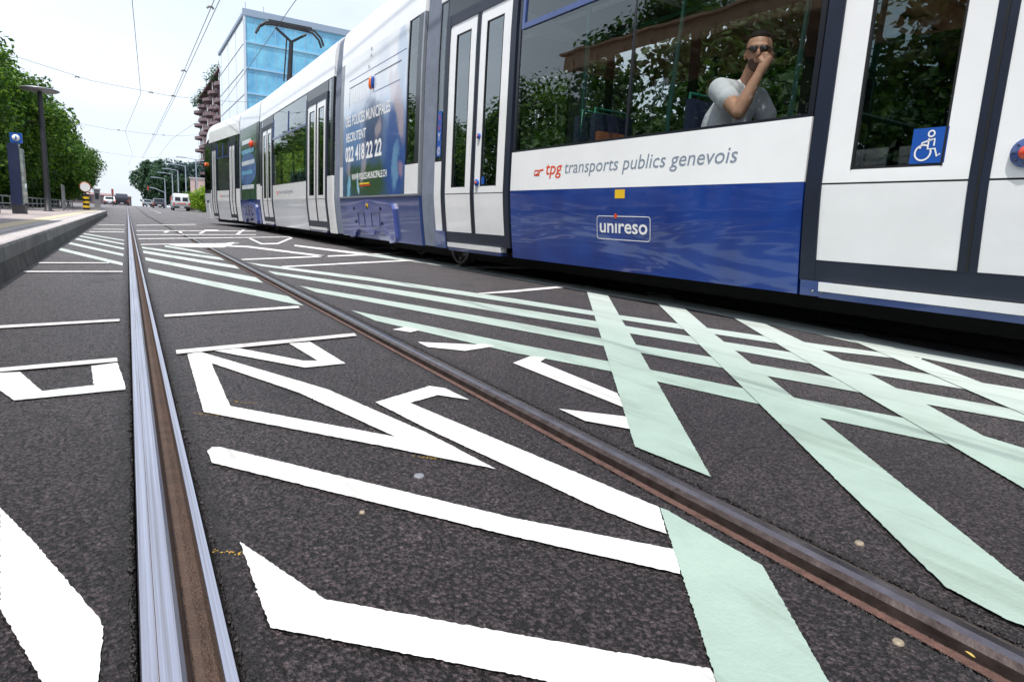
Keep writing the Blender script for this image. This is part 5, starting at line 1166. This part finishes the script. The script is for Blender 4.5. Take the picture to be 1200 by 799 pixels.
# low pinkish garden wall behind the van, lower building on the left horizon
t = thing('garden_wall', (10, 118, .5), 'pale pink rendered wall behind the van', 'wall')
b = MB(); b.box((11.2, 118, 2.9), 4.6, .4, 5.0); b.build('wall', pm('pink_render', (.62, .46, .43), .9, noise=.15, scale=1), t); b = MB(); b.box((11.2, 118, 5.5), 4.9, .6, .2); b.build('coping', M['kerbtop'], t); b = MB()
for x in (9.7, 11.3): b.box((x, 117.77, 2.8), .25, .06, 4.6)
b.build('pilaster', M['rustlip'], t)
t = thing('low_building', (-6, 175, .5), 'long low flat-roofed building on the left horizon', 'building')
b = MB(); b.box((-6.4, 178, 1.55), 14.5, 6, 2.3); b.build('wall', pm('far_wall', (.33, .26, .28), .9, noise=.2, scale=.5), t); b = MB()
v = [(-13.9, 174.5, 2.7), (1.1, 174.5, 2.5), (1.1, 181, 2.5), (-13.9, 181, 2.7), (-13, 178, 3.3), (-.5, 178, 3.0)]; b.add(v, [(0, 1, 5, 4), (2, 3, 4, 5), (0, 4, 3), (1, 2, 5), (0, 3, 2, 1)]); b.build('roof', pm('far_roof', (.30, .2, .2), .9), t); b = MB()
for k in range(8): b.box((-12.5 + k * 1.7, 174.97, 1.6), .9, .06, 1.0)
b.build('window', M['tdark'], t)
# ------------------------------------------------------------------ street lamps, signals
def slamp(x, y, h, arm, lb):
    z = gz(y); t = thing('street_lamp', (x, y, z), lb, 'street lamp', 'tall street lamps beside the far road'); b = MB(); b.tube([(x, y, z), (x, y, z + 1), (x, y, z + h)], [.13, .11, .07], 8); b.build('pole', M['fsteel'], t)
    b = MB(); b.tube([(x, y, z + h - .05), (x - arm, y, z + h + .12)], .05, 6); b.box((x - arm - .5, y, z + h + .12), 1.3, .3, .14); b.build('lamp_arm', M['fsteel'], t)
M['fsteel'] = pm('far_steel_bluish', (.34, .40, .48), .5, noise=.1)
for a in ((6.35, 142, 5.4, 1.2, 'lowest and leftmost of the far street lamps'), (7.2, 134, 6.0, 1.2, 'second street lamp from the left in the far row'), (7.7, 127, 6.4, 1.2, 'third street lamp from the left in the far row'), (8.4, 120, 6.9, 1.3, 'fourth street lamp from the left, just above the van'), (9.3, 112, 7.6, 1.5, 'tallest far street lamp, right above the van'), (10.2, 104, 6.9, .6, 'far street lamp between the van and the lime bush')): slamp(*a)
def signal(x, y, h, arm, lb):
    z = gz(y); t = thing('traffic_light', (x, y, z), lb, 'traffic light'); b = MB(); b.tube([(x, y, z), (x, y, z + h), (x - arm * .6, y, z + h + .5), (x - arm, y, z + h + .6)] if arm else [(x, y, z), (x, y, z + h)], .055, 8); b.build('pole', M['fsteel'] if arm else M['darksteel'], t)
    b = MB(); b.box((x - arm, y - .05, z + h + (.45 if arm else .1)), .26, .22, .75); hd_ = b.build('signal_head', M['black'], t); b = MB()
    for k in range(3): b.lathe((x - arm, y - .17, z + h + (.45 if arm else .1) - .22 + .22 * k), [(0, -.01), (.08, 0), (.08, .01)], 12, axis='y')
    b.build('signal_lens', M['red'], hd_)
signal(4.75, 108, 2.3, 2.1, 'traffic light on a long curved arm reaching over the far road'); signal(-1.75, 110, 1.9, 0, 'small traffic light above the left horizon beside the trees'); signal(5.1, 100, 1.3, 0, 'small signal post left of the van')
# ------------------------------------------------------------------ vehicles
def vehicle(name, x, y, Lh, Wd, prof, glass, paint, lb, cat, wheels=(.18, .80), wr=.33, rearwin=None, plate=True):
    z = gz(y); t = thing(name, (x, y, z), lb, cat, None)
    n = len(prof); b = MB(); hh = max(p[1] for p in prof); vs = []
    for sgn in (-1, -.9, .9, 1):
        for (u, v) in prof:
            tp = max(0, (v - hh * .5) / hh) * .28
            k = 1 - tp * (1)
            e = 0 if abs(sgn) == 1 else 0
            vs.append((x + sgn * Wd / 2 * k, y + u * Lh + (0 if abs(sgn) == .9 else 0), z + v - (.03 if abs(sgn) == 1 and v > hh * .8 else 0)))
    for a in range(3): b.add(vs[a * n:(a + 2) * n], [(i, (i + 1) % n, n + (i + 1) % n, n + i) for i in range(n)], 0, True)
    b.add(vs[:n], [tuple(range(n))]); b.add(vs[3 * n:], [tuple(range(n))]); b.build('body', M[paint], t)
    for (u0, u1, v0, v1) in glass:
        for sgn in (-1, 1):
            g_ = MB(); q = []
            for (u, v) in ((u0, v0), (u1, v0), (u1 - .02, v1), (u0 + .02, v1)): q.append((x + sgn * (Wd / 2 * (1 - max(0, (v - hh * .5) / hh) * .28) + .006), y + u * Lh, z + v))
            g_.add(q, [(0, 1, 2, 3)]); g_.build('side_window', M['tdark'], t)
    for (cx, w_, v0, v1, off) in rearwin:
        g_ = MB(); g_.add([(x + cx - w_ / 2, y - off, z + v0), (x + cx + w_ / 2, y - off, z + v0), (x + cx + w_ / 2 * .94, y - off + .05, z + v1), (x + cx - w_ / 2 * .94, y - off + .05, z + v1)], [(0, 1, 2, 3)]); g_.build('rear_window', M['tdark'], t)
    for sgn in (-1, 1):
        b = MB(); b.box((x + sgn * (Wd / 2 - .12), y - .015, z + hh * .40), .14, .05, .30); b.build('tail_light', M['red'], t)
        for u in wheels:
            b = MB(); c = (x + sgn * (Wd / 2 - .1), y + u * Lh, z + wr); b.lathe(c, [(0, -.11), (wr * .6, -.11), (wr, -.10), (wr, .10), (wr * .6, .11), (0, .11)], 18, axis='x'); wo = b.build('wheel', M['tyre'], t)
            b = MB(); b.lathe((c[0] + sgn * .115, c[1], c[2]), [(0, -.006), (wr * .55, 0), (wr * .55, -.02)] , 14, axis='x'); b.build('rim', M['wheel'], wo)
    b = MB(); b.box((x, y - .05, z + .38), Wd * .94, .16, .2); b.build('bumper', M['black'], t)
    if plate: b = MB(); b.box((x, y - .14, z + .42), .5, .02, .11); b.build('number_plate', M['stickwhite'], t)
    return t
vanp = [(0, .35), (0, 1.0), (.01, 1.9), (.03, 2.02), (.55, 2.03), (.72, 1.95), (.84, 1.25), (.97, 1.08), (1, .9), (1, .35), (.92, .28), (.06, .28)]
v = vehicle('van', 5.62, 88, 4.9, 1.86, vanp, ((.62, .80, 1.2, 1.75), (.35, .58, 1.2, 1.75), (.08, .32, 1.2, 1.75)), 'vanp' if 'vanp' in M else 'tsilver', 'silver white van seen from behind with two rear windows', 'van', rearwin=((-.40, .60, 1.15, 1.70, .008), (.40, .60, 1.15, 1.70, .008)))
b = MB(); b.box((5.62, 87.98, gz(88) + .86), .9, .03, .10); b.build('brake_bar', M['red'], v); b = MB(); b.box((5.62, 90.5, gz(88) + 2.10), 1.0, 2.4, .06); b.build('roof_rack', M['darksteel'], v)
carp = [(0, .35), (-.005, .75), (.02, .95), (.08, 1.30), (.16, 1.42), (.45, 1.43), (.62, 1.0), (.95, .80), (1, .6), (1, .35), (.9, .22), (.08, .22)]
M['cardark'] = pm('car_paint_dark', (.03, .035, .06), .25, coat=1); M['carwhite'] = pm('car_paint_white', (.75, .76, .78), .3, coat=1); M['carblue'] = pm('car_paint_grey', (.25, .32, .36), .3, coat=1)
cg = ((.14, .34, .92, 1.33), (.36, .55, .92, 1.3)); rw = ((0, 1.25, .95, 1.32, -.05),)
vehicle('parked_car', 4.15, 112, 4.1, 1.72, carp, cg, 'cardark', 'dark car seen from behind, left of the van', 'car', rearwin=rw)
vehicle('parked_car', 3.5, 150, 4.0, 1.68, carp, cg, 'carblue', 'small grey green car at the foot of the distant trees', 'car', rearwin=rw)
vehicle('parked_car', -2.6, 132, 4.1, 1.72, carp, cg, 'carwhite', 'white car on the left horizon', 'car', rearwin=rw)
busp = [(0, .35), (0, 2.5), (.02, 2.65), (.97, 2.65), (1, 2.4), (1, .35)]
vehicle('bus', -.9, 150, 9, 2.3, [(u, v * .85) for u, v in busp], ((.05, .95, 1.0, 1.9),), 'cardark', 'dark bus on the left horizon beside the white car', 'bus', rearwin=((0, 1.9, 1.1, 2.0, .01),))
